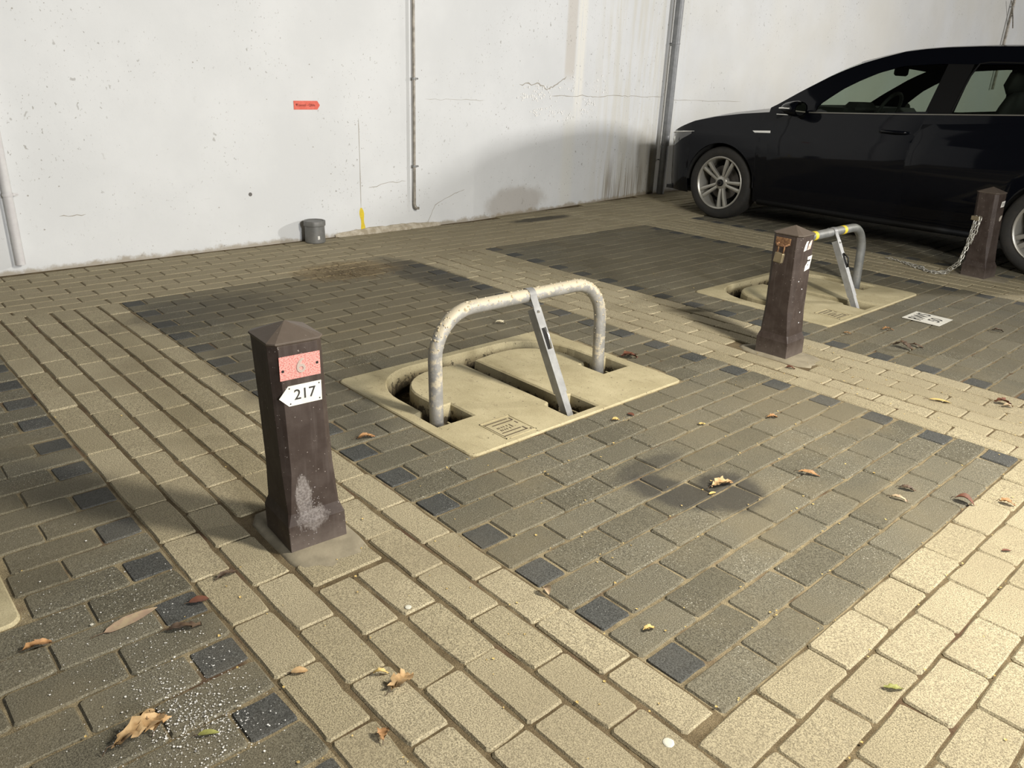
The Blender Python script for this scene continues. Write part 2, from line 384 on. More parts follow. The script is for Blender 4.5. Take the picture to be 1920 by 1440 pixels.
# cracks: thin dark lips following the wall
def crack(name, path, wdt, mat=M_CRACK, label=None, off=.0012, jit=.006, seg=6):
    rr = random.Random(len(path)*13+int(path[0][0]*100)); P2 = []
    for i in range(len(path)-1):
        for k in range(seg):
            t = k/seg; P2.append((path[i][0]*(1-t)+path[i+1][0]*t, path[i][1]*(1-t)+path[i+1][1]*t+(rr.uniform(-jit, jit) if 0 < i+k else 0)))
    P2.append(path[-1]); m = MB(); v = []
    for i, (a, z) in enumerate(P2):
        q = P2[min(i+1, len(P2)-1)]; q0 = P2[max(i-1, 0)]; dx, dz = q[0]-q0[0], q[1]-q0[1]; l = math.hypot(dx, dz) or 1
        ww = wdt*(.4+.6*rr.random())*(1 if 0 < i < len(P2)-1 else .2); n = (-dz/l*ww/2, dx/l*ww/2)
        v += [wp(a+n[0], z+n[1], 0), wp(a+n[0], z+n[1], off), wp(a-n[0], z-n[1], off), wp(a-n[0], z-n[1], 0)]
    f = []
    for i in range(len(P2)-1):
        a, b = i*4, i*4+4
        for k in range(3): f.append((a+k, b+k, b+k+1, a+k+1))
    return link(name, m.add(v, f).me(), mat, wall, label=label)
crack('crack', [(4.05, .985), (4.5, .99), (4.7, .982), (5.0, .992), (5.3, .988), (5.9, .986)], .007)
crack('crack', [(5.99, .955), (6.6, .95), (7.4, .948)], .006)
crack('crack', [(3.62, 1.075), (3.85, 1.085), (3.98, 1.04), (4.1, 1.07), (4.25, 1.15)], .012, jit=.012)
crack('crack', [(2.013, .82), (2.013, .5), (2.012, .19)], .006, jit=.0)
crack('crack', [(2.62, .02), (2.7, .16), (2.9, .24), (3.0, .26)], .005)
crack('crack', [(2.08, .33), (2.3, .36), (2.42, .36)], .005)
crack('crack', [(2.6, .955), (2.9, .95), (3.2, .95)], .003)
crack('crack', [(-.0, .30), (.14, .30)], .006)
# yellow paint tick
ym = MB(); vv = []
for i in range(9):
    z = .003+i*.0232; wd = .016+.004*math.sin(i*1.3)-(.006 if i in (0, 8) else 0); vc = 2.028-.016*i/8
    vv += [wp(vc-wd, z, .0015), wp(vc+wd, z, .0015), wp(vc+wd, z, 0), wp(vc-wd, z, 0)]
ym.add(vv, [(4*i+a, 4*i+(a+1) % 4, 4*i+4+(a+1) % 4, 4*i+4+a) for i in range(8) for a in range(4)]+[(0, 1, 2, 3), (32, 35, 34, 33)])
link('paint_mark', ym.me(), M_YEL, wall, label='yellow paint stripe at the foot of the wall')
# flaking paint and salts
rr = random.Random(3); fm = MB()
def flake(c, r, z0, frame, mb, rr, n=6):
    pl = [(c[0]+r*(.6+.5*rr.random())*math.cos(2*math.pi*k/n), c[1]+r*(.5+.5*rr.random())*math.sin(2*math.pi*k/n)) for k in range(n)]
    b = len(mb.v); tilt = [rr.uniform(0, .35)*r for _ in pl]
    for (x, y), t in zip(pl, tilt): mb.v.append(tuple(frame(x, y, z0+t)))
    mb.v.append(tuple(frame(c[0], c[1], z0)))
    for k in range(n): mb.f.append((b+n, b+k, b+(k+1) % n))
for vc, zc, sv, sz, k in [(3.95, 1.03, .22, .07, 70), (3.75, .98, .15, .03, 55), (4.1, .84, .25, .05, 45), (4.6, .93, .12, .03, 25), (4.55, .855, .12, .02, 20), (4.75, 1.06, .15, .07, 25), (4.35, 1.08, .06, .1, 25), (3.85, .86, .06, .02, 15)]:
    for _ in range(k): flake((rr.gauss(vc, sv*.6), rr.gauss(zc, sz*.6)), rr.uniform(.003, .013), .001, lambda a, b, c: wp(a, b, c), fm, rr)
link('paint_flakes', fm.me(fixn=False), M_FLAKE, wall, kind='stuff')
# pock marks in the wall, countless little holes
fm = MB()
for _ in range(330):
    v = rr.uniform(-.4, 5.8); z = rr.choice([rr.uniform(.02, 1.9), rr.gauss(.25, .18), rr.gauss(1.5, .2)])
    if z < .02: continue
    flake((v, z), rr.choice([.0025, .003, .004, .006]), .0006, lambda a, b, c: wp(a, b, .0007), fm, rr, 5)
link('pock_marks', fm.me(fixn=False), simple('pock_shadow', (.42, .40, .37), .9), wall, kind='stuff')
link('bolt_hole', MB().lathe([(0, .002), (.012, .002), (.013, 0)], 12, 'z').me(), simple('hole_grey', (.16, .15, .14), .9), wall, loc=wp(1.16, .345), rot=(0, math.pi/2, 0))
# exposed footing under the wall
fv = []; ff = []; n = 26
for i in range(n+1):
    v = 1.78+i*(2.75-1.78)/n; k = abs(math.sin(math.pi*i/n))**.5; h = .012+.026*k*(.8+.4*rr.random()); d = .012+.03*k*(.8+.4*rr.random())
    fv += [wp(v, -.02, d*1.1), wp(v, h*.5, d), wp(v, h, d*.35), wp(v, h, -.01)]
for i in range(n):
    for k in range(3): ff.append((i*4+k, i*4+4+k, i*4+5+k, i*4+1+k))
link('trim_1', mesh(fv, ff), M_PLASTER, kind='structure')

# ------------------------------------------------------------------ setting: paved floor
SLABS = [(-.535, .315, .32-2.44, 1.465-2.44), (-.535, .315, .32, 1.465), (-.535, .305, 2.735, 3.88)]
BOLL = [(.378, -.3125, math.radians(-4), (-.015, -.016)), (.370, 2.137, math.radians(1), (-.013, -.015)), (.355, 4.757, math.radians(-6), (-.03, -.032))]
x0, x1, y0, y1 = -3.45, 4.2, -4.4, 14
loops = [[Vector((x0, y0, 0)), Vector((x1, y0, 0)), Vector((x1, y1, 0)), Vector((x0, y1, 0))]]
for a, b, c, d in SLABS: loops.append([Vector((a+.02, c+.02, 0)), Vector((a+.02, d-.02, 0)), Vector((b-.02, d-.02, 0)), Vector((b-.02, c+.02, 0))])
flat = [p for l in loops for p in l]; tri = tessellate_polygon(loops)
floor = link('floor', fix(mesh([(p.x, p.y, -.0052) for p in flat], [tuple(t) for t in tri])), M_SAND, kind='structure')
if floor.data.polygons[0].normal.z < 0: floor.data.flip_normals()

bricks = []   # kind, centre u, centre v, length along local x, width, rotation
def along_v(k, v0, v1, phase, kind, halfk=None):
    """course k running along v between v0 and v1 with joints at phase + n*B"""
    u0, u1 = k*P, (k+1)*P
    segs = [(v0, v1)]
    for a, b, c, d in SLABS:
        if u1 > a+.03 and u0 < b-.03:
            ns = []
            for s, e in segs:
                if d <= s or c >= e: ns.append((s, e)); continue
                if c > s: ns.append((s, c-.003))
                if d < e: ns.append((d+.003, e))
            segs = ns
    for s, e in segs:
        j = phase+math.floor((s-phase)/B+.02)*B
        while j < e-.01:
            a, b = max(s, j), min(e, j+B)
            if b-a > .03:
                uu = (u0+u1)/2
                kd = kind
                if halfk and b-a < B*.6 and (abs(a-v0) < .01 or abs(b-v1) < .01): kd = halfk
                if uu-P/2 > wall_u((a+b)/2)-.02: bricks.append((kd, uu, (a+b)/2, b-a, P, math.pi/2))
            j += B
def along_u(v, u0, u1, phase, kind):
    j = phase+math.floor((u0-phase)/B+.02)*B
    while j < u1-.01:
        a, b = max(u0, j), min(u1, j+B)
        if b-a > .03: bricks.append((kind, (a+b)/2, v, b-a, P, 0))
        j += B
for bay in range(-1, 4):
    v0 = bay*D; v1 = v0+8.5*B
    for k in range(-21, 14):
        odd = (k % 2 == 1) != (bay == -1)
        kd = 'd' if k > -21 else 'l'
        if k == -21: continue
        along_v(k, v0, v1, v0 if odd else v0-.5*B, kd, 'h')
    ph = (0, .5, 0, 0, .5, 0) if bay == 0 else (0, .5, 0, .5, 0, .5) if bay != 1 else (.25, .75, .2, .7, .3, .8)
    for c in range(6):
        v = v0-P*(c+.5)
        top = 14*P if c == 0 else 27*P
        along_u(v, -20*P if c < 3 else -20*P-.05, top, ph[c]*B-.02 if bay == 0 else ph[c]*B, 'l')
for k in range(-32, -20):
    along_v(k, -3.8, 9.5, (.5*B if k % 2 else 0)+.07, 'l')
along_v(-21, -3.8, 9.5, .03, 'l') if False else None
for k in range(14, 27):
    for bay in range(-1, 4):
        v0 = bay*D; along_v(k, v0-P, v0+8.5*B+.0, v0+(-.5*B if k % 2 == 0 else 0), 'l')
# mortar beds under the bollards replace bricks there
def near_bollard(u, v):
    for i, (bu, bv, _, _) in enumerate(BOLL):
        if abs(v-bv) < P*.95 and -.14 < u-bu < .16: return i+1
    return 0
br = []
for b in bricks:
    if near_bollard(b[1], b[2]) and b[5] == 0: continue
    br.append(b)
bricks = br
bricks.append(('l', .555, -.3195, .2, P, math.pi/2))
def mk_brick(seed, L=1.0):
    rr = random.Random(seed); hx, hy = (B-.004)/2, (P-.0055)/2; ch = .0045
    def loop(ins, z, j):
        pts = []
        for (ax, ay), (bx, by), nn in [((-1, -1), (1, -1), 5), ((1, -1), (1, 1), 3), ((1, 1), (-1, 1), 5), ((-1, 1), (-1, -1), 3)]:
            for q in range(nn):
                t = .035+.93*q/(nn-1) if nn == 5 else .06+.88*q/(nn-1)
                pts.append(((ax+(bx-ax)*t)*(hx-ins), (ay+(by-ay)*t)*(hy-ins), z))
        return pts
    l0 = loop(0, -.06, 0); l1 = loop(0, -ch, 0); l2 = loop(ch*.9, 0, 0); n = len(l1)
    js = [(rr.uniform(-1, 1)*.0012, rr.uniform(-1, 1)*.0012, rr.uniform(-1, .2)*.0012) for _ in range(n)]
    if rr.random() < .5: q = rr.randrange(n); js[q] = (js[q][0]*.5-l1[q][0]*.02, -l1[q][1]*.05, -.003)
    l1 = [(x+j[0], y+j[1], z+j[2]) for (x, y, z), j in zip(l1, js)]; l2 = [(x+j[0], y+j[1], z+j[2]*.5) for (x, y, z), j in zip(l2, js)]
    v = l0+l1+l2; f = [(i, (i+1) % n, n+(i+1) % n, n+i) for i in range(n)]+[(n+i, n+(i+1) % n, 2*n+(i+1) % n, 2*n+i) for i in range(n)]+[tuple(range(2*n, 3*n))]
    return v, f
variants = [mk_brick(s) for s in range(6)]
vmesh = {}
for kd, mt in (('l', M_LB), ('d', M_DB), ('h', M_HB)):
    for i, (v, f) in enumerate(variants):
        me = mesh(v, f, name='paving_brick'); me.materials.append(mt); vmesh[kd, i] = me
def place(b, rr):
    kd, u, v, L, W, rot = b
    jz = rr.gauss(0, .0009); tx, ty = rr.gauss(0, .004), rr.gauss(0, .0025)
    if kd == 'h': L -= .008; W -= .006; jz -= .001
    elif rot == 0: W -= .004
    sx = (L-.004)/(B-.004); sy = (W-.0055)/(P-.0055)
    return Matrix.Translation((u+rr.gauss(0, .0008), v+rr.gauss(0, .0008), jz)) @ Matrix.Rotation(rot+rr.gauss(0, .006), 4, 'Z') @ Matrix.Rotation(tx, 4, 'X') @ Matrix.Rotation(ty*.4, 4, 'Y') @ Matrix.Diagonal((sx, sy, 1, 1))
rr = random.Random(11)
scored = {'l': [], 'd': [], 'h': []}
for b in bricks:
    if b[1] < wall_u(b[2])+.0: continue
    x, y, z = proj((b[1], b[2], 0)); s = 0
    if z > .1 and -40 < x < 1960 and -40 < y < 1480:
        hid = (b[2] > 4.95 and b[1] < .6)
        s = 0 if hid else b[3]*b[4]*abs(CPOS[2])/z**3*FPX**2
    scored[b[0]].append((s, b))
NAME = {'l': 'brick', 'd': 'dark_brick', 'h': 'half_brick'}
for kd in 'ldh':
    L_ = sorted(scored[kd], key=lambda t: -t[0]); singles = [b for s, b in L_[:299] if s > 0]; rest = [b for s, b in L_[299:]]+[b for s, b in L_[:299] if s <= 0]
    for b in singles:
        o = bpy.data.objects.new(NAME[kd], vmesh[kd, rr.randrange(6)]); COL.objects.link(o); o.parent = floor; o.matrix_local = place(b, rr)
    if rest:
        V = []; F = []; RV = []
        for b in rest:
            v, f = variants[rr.randrange(6)]; Mx = place(b, rr); k = len(V)
            V += [tuple(Mx @ Vector(p)) for p in v]; F += [tuple(i+k for i in q) for q in f]; RV += [rr.random()]*len(f)
        me = mesh(V, F, name='bricks'); at = me.attributes.new('rnd', 'FLOAT', 'FACE'); at.data.foreach_set('value', RV)
        me.materials.append({'l': M_LB, 'd': M_DB, 'h': M_HB}[kd])
        link(NAME[kd]+'s', me, None, floor, kind='stuff')
for i, (bu, bv, rz, _) in enumerate(BOLL):
    m = MB(); n = 22; rr2 = random.Random(i+40)
    top = []; 
    for k in range(n):
        a = 2*math.pi*k/n; ca, sa = math.cos(a), math.sin(a); q = (abs(ca)**5+abs(sa)**5)**(-.2)
        top.append((ca*q*(.185+rr2.uniform(-.012, .012)), sa*q*(.103+rr2.uniform(-.003, .003))))
    vs = [(x, y, -.05) for x, y in top]+[(x, y, -.006) for x, y in top]+[(x*.9, y*.93, rr2.uniform(-.001, .002)) for x, y in top]+[(x*.55, y*.78, .006) for x, y in top]
    fs = [(r*n+k, r*n+(k+1) % n, (r+1)*n+(k+1) % n, (r+1)*n+k) for r in range(3) for k in range(n)]+[tuple(range(3*n, 4*n))]
    o = link('mortar_patch', m.add(vs, fs).me(True), M_MORTAR, floor, loc=(bu+.012, bv, 0))

# sand drift on the paving
m = MB()
rr = random.Random(5)
for _ in range(900):
    u, v = rr.gauss(-2.06, .11), rr.gauss(1.3, .13)
    flake((u, v), rr.uniform(.003, .008), .002, lambda a, b, c: Vector((a, b, c+.001)), m, rr, 5)
link('sand_grains', m.me(fixn=False), simple('sand', (.23, .18, .105), .95, mott=(.13, .09, .05), mscale=40), floor, kind='stuff')

# ------------------------------------------------------------------ parking barriers
def arc(c, rx, ry, a0, a1, n=8):
    return [(c[0]+rx*math.cos(a0+(a1-a0)*i/n), c[1]+ry*math.sin(a0+(a1-a0)*i/n)) for i in range(n+1)]
PI = math.pi
W_ = 1.145
def hole_loop():
    L = []
    L += [(.597, .05), (.597, .215), (.46, .215), (.46, .165)]
    L += arc((.33, .37), .20, .205, -PI/2, -PI, 8)
    L += [(.13, .44), (.145, .525), (.672, .525), (.69, .495), (.812, .49), (.812, .65), (.672, .65), (.66, .60), (.145, .60), (.13, .70)]
    L += arc((.33, W_-.37), .20, .205, PI, PI/2, 8)
    L += [(.46, W_-.165), (.46, W_-.215), (.597, W_-.215), (.597, W_-.05), (.465, W_-.05), (.455, W_-.087)]
    L += arc((.31, W_-.33), .265, .243, PI/2, PI, 9)
    L += arc((.31, .33), .265, .243, PI, PI*1.5, 9)
    L += [(.455, .087), (.465, .05)]
    return L
def offset(poly, d):
    n = len(poly); out = []; A = sum(poly[i][0]*poly[(i+1) % n][1]-poly[(i+1) % n][0]*poly[i][1] for i in range(n)); sg = 1 if A > 0 else -1
    for i in range(n):
        p0, p1, p2 = Vector(poly[i-1]), Vector(poly[i]), Vector(poly[(i+1) % n])
        a = (p1-p0).normalized(); b = (p2-p1).normalized(); n1 = Vector((a.y, -a.x))*sg; n2 = Vector((b.y, -b.x))*sg
        m = (n1+n2); l = m.length
        if l < .2: out.append((p1.x+n1.x*d, p1.y+n1.y*d)); continue
        m /= l; k = d/max(.35, m.dot(n1)); out.append((p1.x+m.x*k, p1.y+m.y*k))
    return out
def slab_mesh():
    H = hole_loop(); c = .03; X = .85
    def rr_(ins): 
        x0_, y0_, x1_, y1_ = ins, ins, X-ins, W_-ins; q = c
        return arc((x0_+q, y0_+q), q, q, PI, 1.5*PI, 4)+arc((x1_-q, y0_+q), q, q, 1.5*PI, 2*PI, 4)+arc((x1_-q, y1_-q), q, q, 0, .5*PI, 4)+arc((x0_+q, y1_-q), q, q, .5*PI, PI, 4)
    outer0, outer1 = rr_(.005), rr_(0.001); Ht = offset(H, .006); mb = MB(); zt = .003
    ol = [Vector((x, y, 0)) for x, y in outer0]; hl = [Vector((x, y, 0)) for x, y in Ht]
    tri = tessellate_polygon([ol, hl]); fl = ol+hl
    mb.add([(p.x, p.y, zt) for p in fl], [tuple(t) for t in tri])
    def strip(A, za, Bq, zb):
        n = len(A); mb.add([(x, y, za) for x, y in A]+[(x, y, zb) for x, y in Bq], [(i, (i+1) % n, n+(i+1) % n, n+i) for i in range(n)])
    strip(outer0, zt, outer1, zt-.004); strip(outer1, zt-.004, outer1, -.13)
    strip(Ht, zt, H, zt-.006); Hb = offset(H, -.006); strip(H, zt-.006, Hb, -.105)
    tr = tessellate_polygon([[Vector((x, y, 0)) for x, y in Hb]]); mb.add([(x, y, -.105) for x, y in Hb], [tuple(t) for t in tr])
    n = len(outer1); mb.add([(x, y, -.13) for x, y in outer1], [tuple(range(n))])
    return mb.me()
SLABME = slab_mesh()
def emblem(parent):
    # pressed square with raised strokes, local x along u, y along v
    x0, x1, y0, y1 = .676, .823, .174, .317; z = .003
    fr = MB()
    def bar(a, b, c, d, mb=fr, h=.0022): mb.box(((a+c)/2, (b+d)/2, z+h/2), (abs(c-a), abs(d-b), h))
    bar(x0, y0, x1, y0+.004); bar(x0, y1-.004, x1, y1); bar(x0, y0, x0+.004, y1); bar(x1-.004, y0, x1, y1)
    o = link('emblem', fr.me(), M_SLAB, parent, label='pressed square maker mark in the concrete')
    gr = MB()
    g = lambda a, b, c, d: gr.box(((a+c)/2, (b+d)/2, z+.0004), (abs(c-a), abs(d-b), .001))
    g(x0+.016, y0+.012, x0+.021, y1-.028); g(x0+.036, y0+.03, x0+.041, y1-.016); g(x0+.018, y1-.020, x0+.038, y1-.014); g(x0+.052, y1-.022, x0+.07, y1-.017)
    g(x1-.046, y0+.02, x1-.041, y1-.036); g(x1-.024, y0+.01, x1-.019, y1-.022); g(x1-.046, y1-.030, x1-.022, y1-.024); g(x1-.020, y1-.016, x1-.012, y1-.010)
    g(x0+.012, y0+.008, x1-.014, y0+.010)
    for i, (yy, ww) in enumerate([(.030, .004), (.038, .003), (.048, .004), (.058, .004), (.072, .004), (.086, .005)]):
        for xx in ((.060, .070), (.078, .090)) if i != 5 else ((.060, .084),):
            g(x0+xx[0], y0+yy, x0+xx[1], y0+yy+ww)
    link('emblem_strokes', gr.me(), simple('dirt_in_grooves', (.10, .075, .045), .9) if 'dirt_in_grooves' not in bpy.data.materials else bpy.data.materials['dirt_in_grooves'], o)
def hinge_foot(parent, a, b):
    m = MB()
    m.box((a, b, -.075), (.125, .12, .055), bev=.004)
    m.box((a+.035, b-.04, -.042), (.05, .008, .045), bev=.002); m.box((a+.035, b+.04, -.042), (.05, .008, .045), bev=.002)
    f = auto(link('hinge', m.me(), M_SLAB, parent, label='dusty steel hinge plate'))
    for dx in (-.045, .045):
        for dy in (-.045, .045): link('bolt', MB().lathe([(0, .008), (.006, .008), (.008, .004), (.008, 0)], 6).me(), M_ARM, f, loc=(a+dx, b+dy, -.054))
    return f
def barrier(u0, v0, label, mat, hoop=True, bands=False, lean=0):
    root = empty('parking_barrier', (u0, v0, 0), label=label, cat='parking barrier', group='folding parking barriers')
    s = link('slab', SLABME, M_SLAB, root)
    if not hoop: return root
    emblem(root)
    a = .535; bl, brr = .094, .965; H = .385; r = .165
    hoopp = [(a, bl, -.05), (a, bl, .05), (a, bl, H-r)]
    hoopp += [(a, bl+r-r*math.cos(t*PI/2/8), H-r+r*math.sin(t*PI/2/8)) for t in range(1, 9)]
    hoopp += [(a, bl+r+(brr-bl-2*r)*t/6, H) for t in range(1, 6)]
    hoopp += [(a, brr-r+r*math.sin(t*PI/2/8), H-r+r*math.cos(t*PI/2/8)) for t in range(0, 9)]
    hoopp += [(a, brr, .05), (a, brr, -.05)]
    hoopp = [(x-.045*(z+.05)+lean*(z+.05), y, z) for x, y, z in hoopp]
    ho = link('hoop', MB().tube(hoopp, .0255, 18, up=(1, 0, 0)).me(True), mat, root); ho.data.shade_smooth()
    if bands:
        for y in (.33, .675):
            link('tape_band', MB().tube([(a-.045*(H+.05), y-.017, H), (a-.045*(H+.05), y+.017, H)], .0262, 18, up=(1, 0, 0)).me(), M_YEL, ho)
    if not bands:
        lm = MB(); r_ = random.Random(9)
        for _ in range(480):
            q = r_.randrange(3, len(hoopp)-2); p0, p1 = Vector(hoopp[q]), Vector(hoopp[q+1]); c = p0.lerp(p1, r_.random()); t = (p1-p0).normalized()
            N = Vector((1, 0, 0)); Bn = t.cross(N); an = r_.uniform(0, 2*PI); d = N*math.cos(an)+Bn*math.sin(an)
            if d.z < -.2 and r_.random() < .8: continue
            sz = r_.uniform(.002, .0065)*(1.2 if d.z > .3 else .7); c = c+d*.0262; e1 = t; e2 = t.cross(d)
            b_ = len(lm.v)
            for k in range(5): lm.v.append(tuple(c+(e1*math.cos(k*1.2566)+e2*math.sin(k*1.2566))*sz*r_.uniform(.6, 1.2)+d*-.001))
            lm.v.append(tuple(c+d*sz*.5))
            for k in range(5): lm.f.append((b_+5, b_+k, b_+(k+1) % 5))
        link('lichen', lm.me(fixn=False), simple('lichen', (.46, .38, .24), .95, mott=(.50, .45, .34), mscale=60), ho, kind='stuff')
    for b in (bl, brr): hinge_foot(root, a, b)
    # prop arm: square tube from the hoop's middle down to the centre pit
    top = Vector((a-.045*.43+.034, .545, H-.045)); bot = Vector((.745, .568, -.055)); mid = top.lerp(bot, .76); d = (bot-top).normalized()
    X = Vector((0, 1, 0)); X = (X-d*X.dot(d)).normalized(); Y = d.cross(X)
    def sq(p, q, h, mb):
        vs = [pp+X*sx*h+Y*sy*h for pp in (p, q) for sx, sy in ((-1, -1), (1, -1), (1, 1), (-1, 1))]
        return mb.add(vs, [(0, 1, 2, 3), (7, 6, 5, 4)]+[(i, (i+1) % 4, 4+(i+1) % 4, 4+i) for i in range(4)])
    arm = link('support_arm', sq(top, mid, .0185, MB()).me(), M_ARM, root)
    link('inner_tube', sq(mid-d*.01, bot, .0155, MB()).me(), M_ARM, arm)
    # clamp strap around hoop
    st = MB(); cy = .545; cx = a-.045*(H+.05); path = []
    for t in range(0, 13):
        an = PI*1.12-t*PI*1.12/12; path.append((cx+.029*math.cos(an), H+.029*math.sin(an)))
    path += [(cx+.047, H-.03), (cx+.056, H-.062), (cx+.062, H-.085)]
    vs = []; n = len(path)
    for x, z in path: vs += [(x, cy-.0165, z), (x, cy+.0165, z)]
    for x, z in path: vs += [(x-.003, cy-.0165, z-.001), (x-.003, cy+.0165, z-.001)]
    fs = [(2*i, 2*i+1, 2*i+3, 2*i+2) for i in range(n-1)]+[(2*n+2*i, 2*n+2*i+2, 2*n+2*i+3, 2*n+2*i+1) for i in range(n-1)]+[(2*i, 2*i+2, 2*n+2*i+2, 2*n+2*i) for i in range(n-1)]+[(2*i+1, 2*n+2*i+1, 2*n+2*i+3, 2*i+3) for i in range(n-1)]
    cl = link('clamp', st.add(vs, fs).me(), M_ARM, root); auto(cl, 40)
    bo = link('bolt', MB().lathe([(0, .006), (.006, .006), (.0075, .003), (.0075, 0)], 10).me(), M_STEEL, cl); frame_obj(bo, (cx+.0545, cy, H-.052), (0, 1, 0), (.25, 0, 1))
    # latch: slot with dark lever on the arm's face
    c0 = top.lerp(bot, .18); c1 = top.lerp(bot, .37); N_ = Y if Y.x > 0 else -Y
    lt = MB(); vs = [p+X*sx*.011+N_*o for p in (c0, c1) for sx in (-1, 1) for o in (.0185, .0205)]
    lt.add(vs, [(0, 2, 3, 1), (4, 5, 7, 6), (0, 4, 6, 2), (1, 3, 7, 5), (0, 1, 5, 4), (2, 6, 7, 3)])
    la = link('latch_slot', lt.me(), M_DARKHOLE, arm)
    lv = MB(); lv.tube([c0+N_*.019+X*.004, c0.lerp(c1, .4)+N_*(.022 if not bands else .038)+X*.008, c1+N_*.022+X*.004], .0045, 8)
    link('latch_lever', lv.me(True), M_STEEL if not bands else M_BLACK, arm)
    m = MB(); m.box((.752, .568, -.078), (.10, .09, .05), bev=.004); m.box((.752, .540, -.045), (.045, .007, .03), bev=.002); m.box((.752, .597, -.045), (.045, .007, .03), bev=.002)
    link('hinge', m.me(), M_SLAB, root, label='dusty hinge plate under the prop arm')
    # crumbs of dirt in the recess
    dm = MB(); r_ = random.Random(int(v0*10)+3)
    for _ in range(170):
        q = r_.choice([(.53, .12), (.53, 1.02), (.75, .57), (.1, .3), (.4, .12), (.3, .56), (.58, .56), (.55, .98)])
        x, y = q[0]+r_.gauss(0, .035), q[1]+r_.gauss(0, .022); sz = r_.uniform(.002, .006)
        if not ((.47 < x < .59 and (.06 < y < .2 or .94 < y < 1.08)) or (.69 < x < .8 and .5 < y < .64) or (.15 < x < .66 and .535 < y < .59) or (.31 < x < .45 and (.1 < y < .15)) or (.06 < x < .11 and .25 < y < .8)): continue
        dm.box((x, y, -.105+sz*.4), (sz*2, sz*1.6, sz), Matrix.Rotation(r_.random()*3, 3, 'Z'))
    link('dirt_crumbs', dm.me(fixn=False), simple('dirt', (.12, .085, .05), .95, mott=(.25, .19, .11), mscale=50), root, kind='stuff')
    return root
barrier(-.535, .32, 'lichen-crusted raised hoop barrier on its concrete base, nearest the camera', M_HOOP)
barrier(-.535, 2.735, 'raised grey hoop barrier with yellow tape bands, behind the padlocked post', M_HOOP2, bands=True)
barrier(-.535, .32-2.44, 'pale concrete barrier base cut off by the left edge of the photo', M_HOOP, hoop=False)

# ------------------------------------------------------------------ bollards
def bollard(i, label):
    bu, bv, rz, lean = BOLL[i]
    root = empty('bollard', (bu, bv, 0), rz, label=label, cat='bollard', group='brown bollards in line between the bays')
    hb, hs, ze = .0785, .069, .560
    def ring(h, c, z, k):
        kx, ky = k*lean[0], k*lean[1]
        p = [(-h+c, -h), (h-c, -h), (h, -h+c), (h, h-c), (h-c, h), (-h+c, h), (-h, h-c), (-h, -h+c)]
        return [(x+kx, y+ky, z) for x, y in p]
    R = [ring(hb, .001, -.02, 0), ring(hb, .001, .0, 0), ring(hb, .002, .078, .14), ring(hs+.001, .006, .108, .2), ring(hs, .018, .22, .4), ring(hs, .020, .40, .7), ring(hs, .020, ze-.004, 1), ring(hs+.0025, .016, ze, 1), ring(hs+.0025, .016, ze+.004, 1)]
    vs = [p for r in R for p in r]; n = len(R); fs = [(k*8+a, k*8+(a+1) % 8, k*8+8+(a+1) % 8, k*8+8+a) for k in range(n-1) for a in range(8)]
    vs.append((lean[0], lean[1], ze+.036)); fs += [((n-1)*8+a, (n-1)*8+(a+1) % 8, n*8) for a in range(8)]
    o = link('post', MB().add(vs, fs).me(), M_BOL1 if i == 0 else M_BOL, root)
    bv_ = o.modifiers.new('b', 'BEVEL'); bv_.width = .0022; bv_.segments = 2; bv_.limit_method = 'ANGLE'; bv_.angle_limit = .5
    return root
b1 = bollard(0, 'brown bollard with a red number 6 plate and white 217 arrow, nearest the camera')
b2 = bollard(1, 'brown bollard with torn stickers and a padlock, in front of the taped hoop')
b3 = bollard(2, 'dark brown bollard beside the car with a chain hanging from it')
def face_pt(i, y, z):     # point on the aisle-side (+x) face of a bollard in its own frame
    lean = BOLL[i][3]; k = z/.56
    return Vector((.069+k*lean[0]+.0008, y+k*lean[1], z))
def side_pt(i, x, z):     # point on the -y face
    lean = BOLL[i][3]; k = z/.56
    return Vector((x+k*lean[0], -.069+k*lean[1]-.0008, z))
# red plate with 6
def plate_on(i, name, poly, mat, label, y, z, th=.0018, rx=0, side=False):
    m = MB().prism(poly, 0, th).me(); o = link(name, m, mat, (b1, b2, b3)[i], label=label)
    p = side_pt(i, y, z) if side else face_pt(i, y, z); c, s = math.cos(rx), math.sin(rx)
    if side: frame_obj(o, p, (c, 0, s), (-s, 0, c))
    else: frame_obj(o, p, (0, c, s), (0, -s, c))
    return o
rp = plate_on(0, 'red_plate', [(-.052, -.030), (.052, -.030), (.052, .030), (-.052, .030)], M_RED, 'scratched red metal number plate', .0, .500)
six = text_mesh('6', .052, .0012, .0006); link('digit', six, simple('embossed_silver', (.62, .52, .48), .35, .5), rp, loc=(.002, 0, .0022), label='embossed number 6')
for x in (-.044, .044): link('screw', MB().lathe([(0, .0012), (.0032, .0012), (.0035, 0)], 10).me(), M_BLACK, rp, loc=(x, .001 if x > 0 else -.006, .0018))
wp_ = plate_on(0, 'arrow_plate', [(-.060, -.002), (-.036, -.026), (.050, -.026), (.050, .026), (-.036, .026)], M_WHITE, 'white arrow plate pointing left', -.001, .428, rx=0)
link('digits', text_mesh('217', .038, .0005, .0002), M_INK, wp_, loc=(.006, 0, .0021), label='black digits 217')
for x, y in ((-.033, .020), (-.032, -.020), (.044, .020), (.044, -.020)): link('nail', MB().lathe([(0, .0008), (.0018, .0008), (.002, 0)], 8).me(), M_BLACK, wp_, loc=(x, y, .0018))
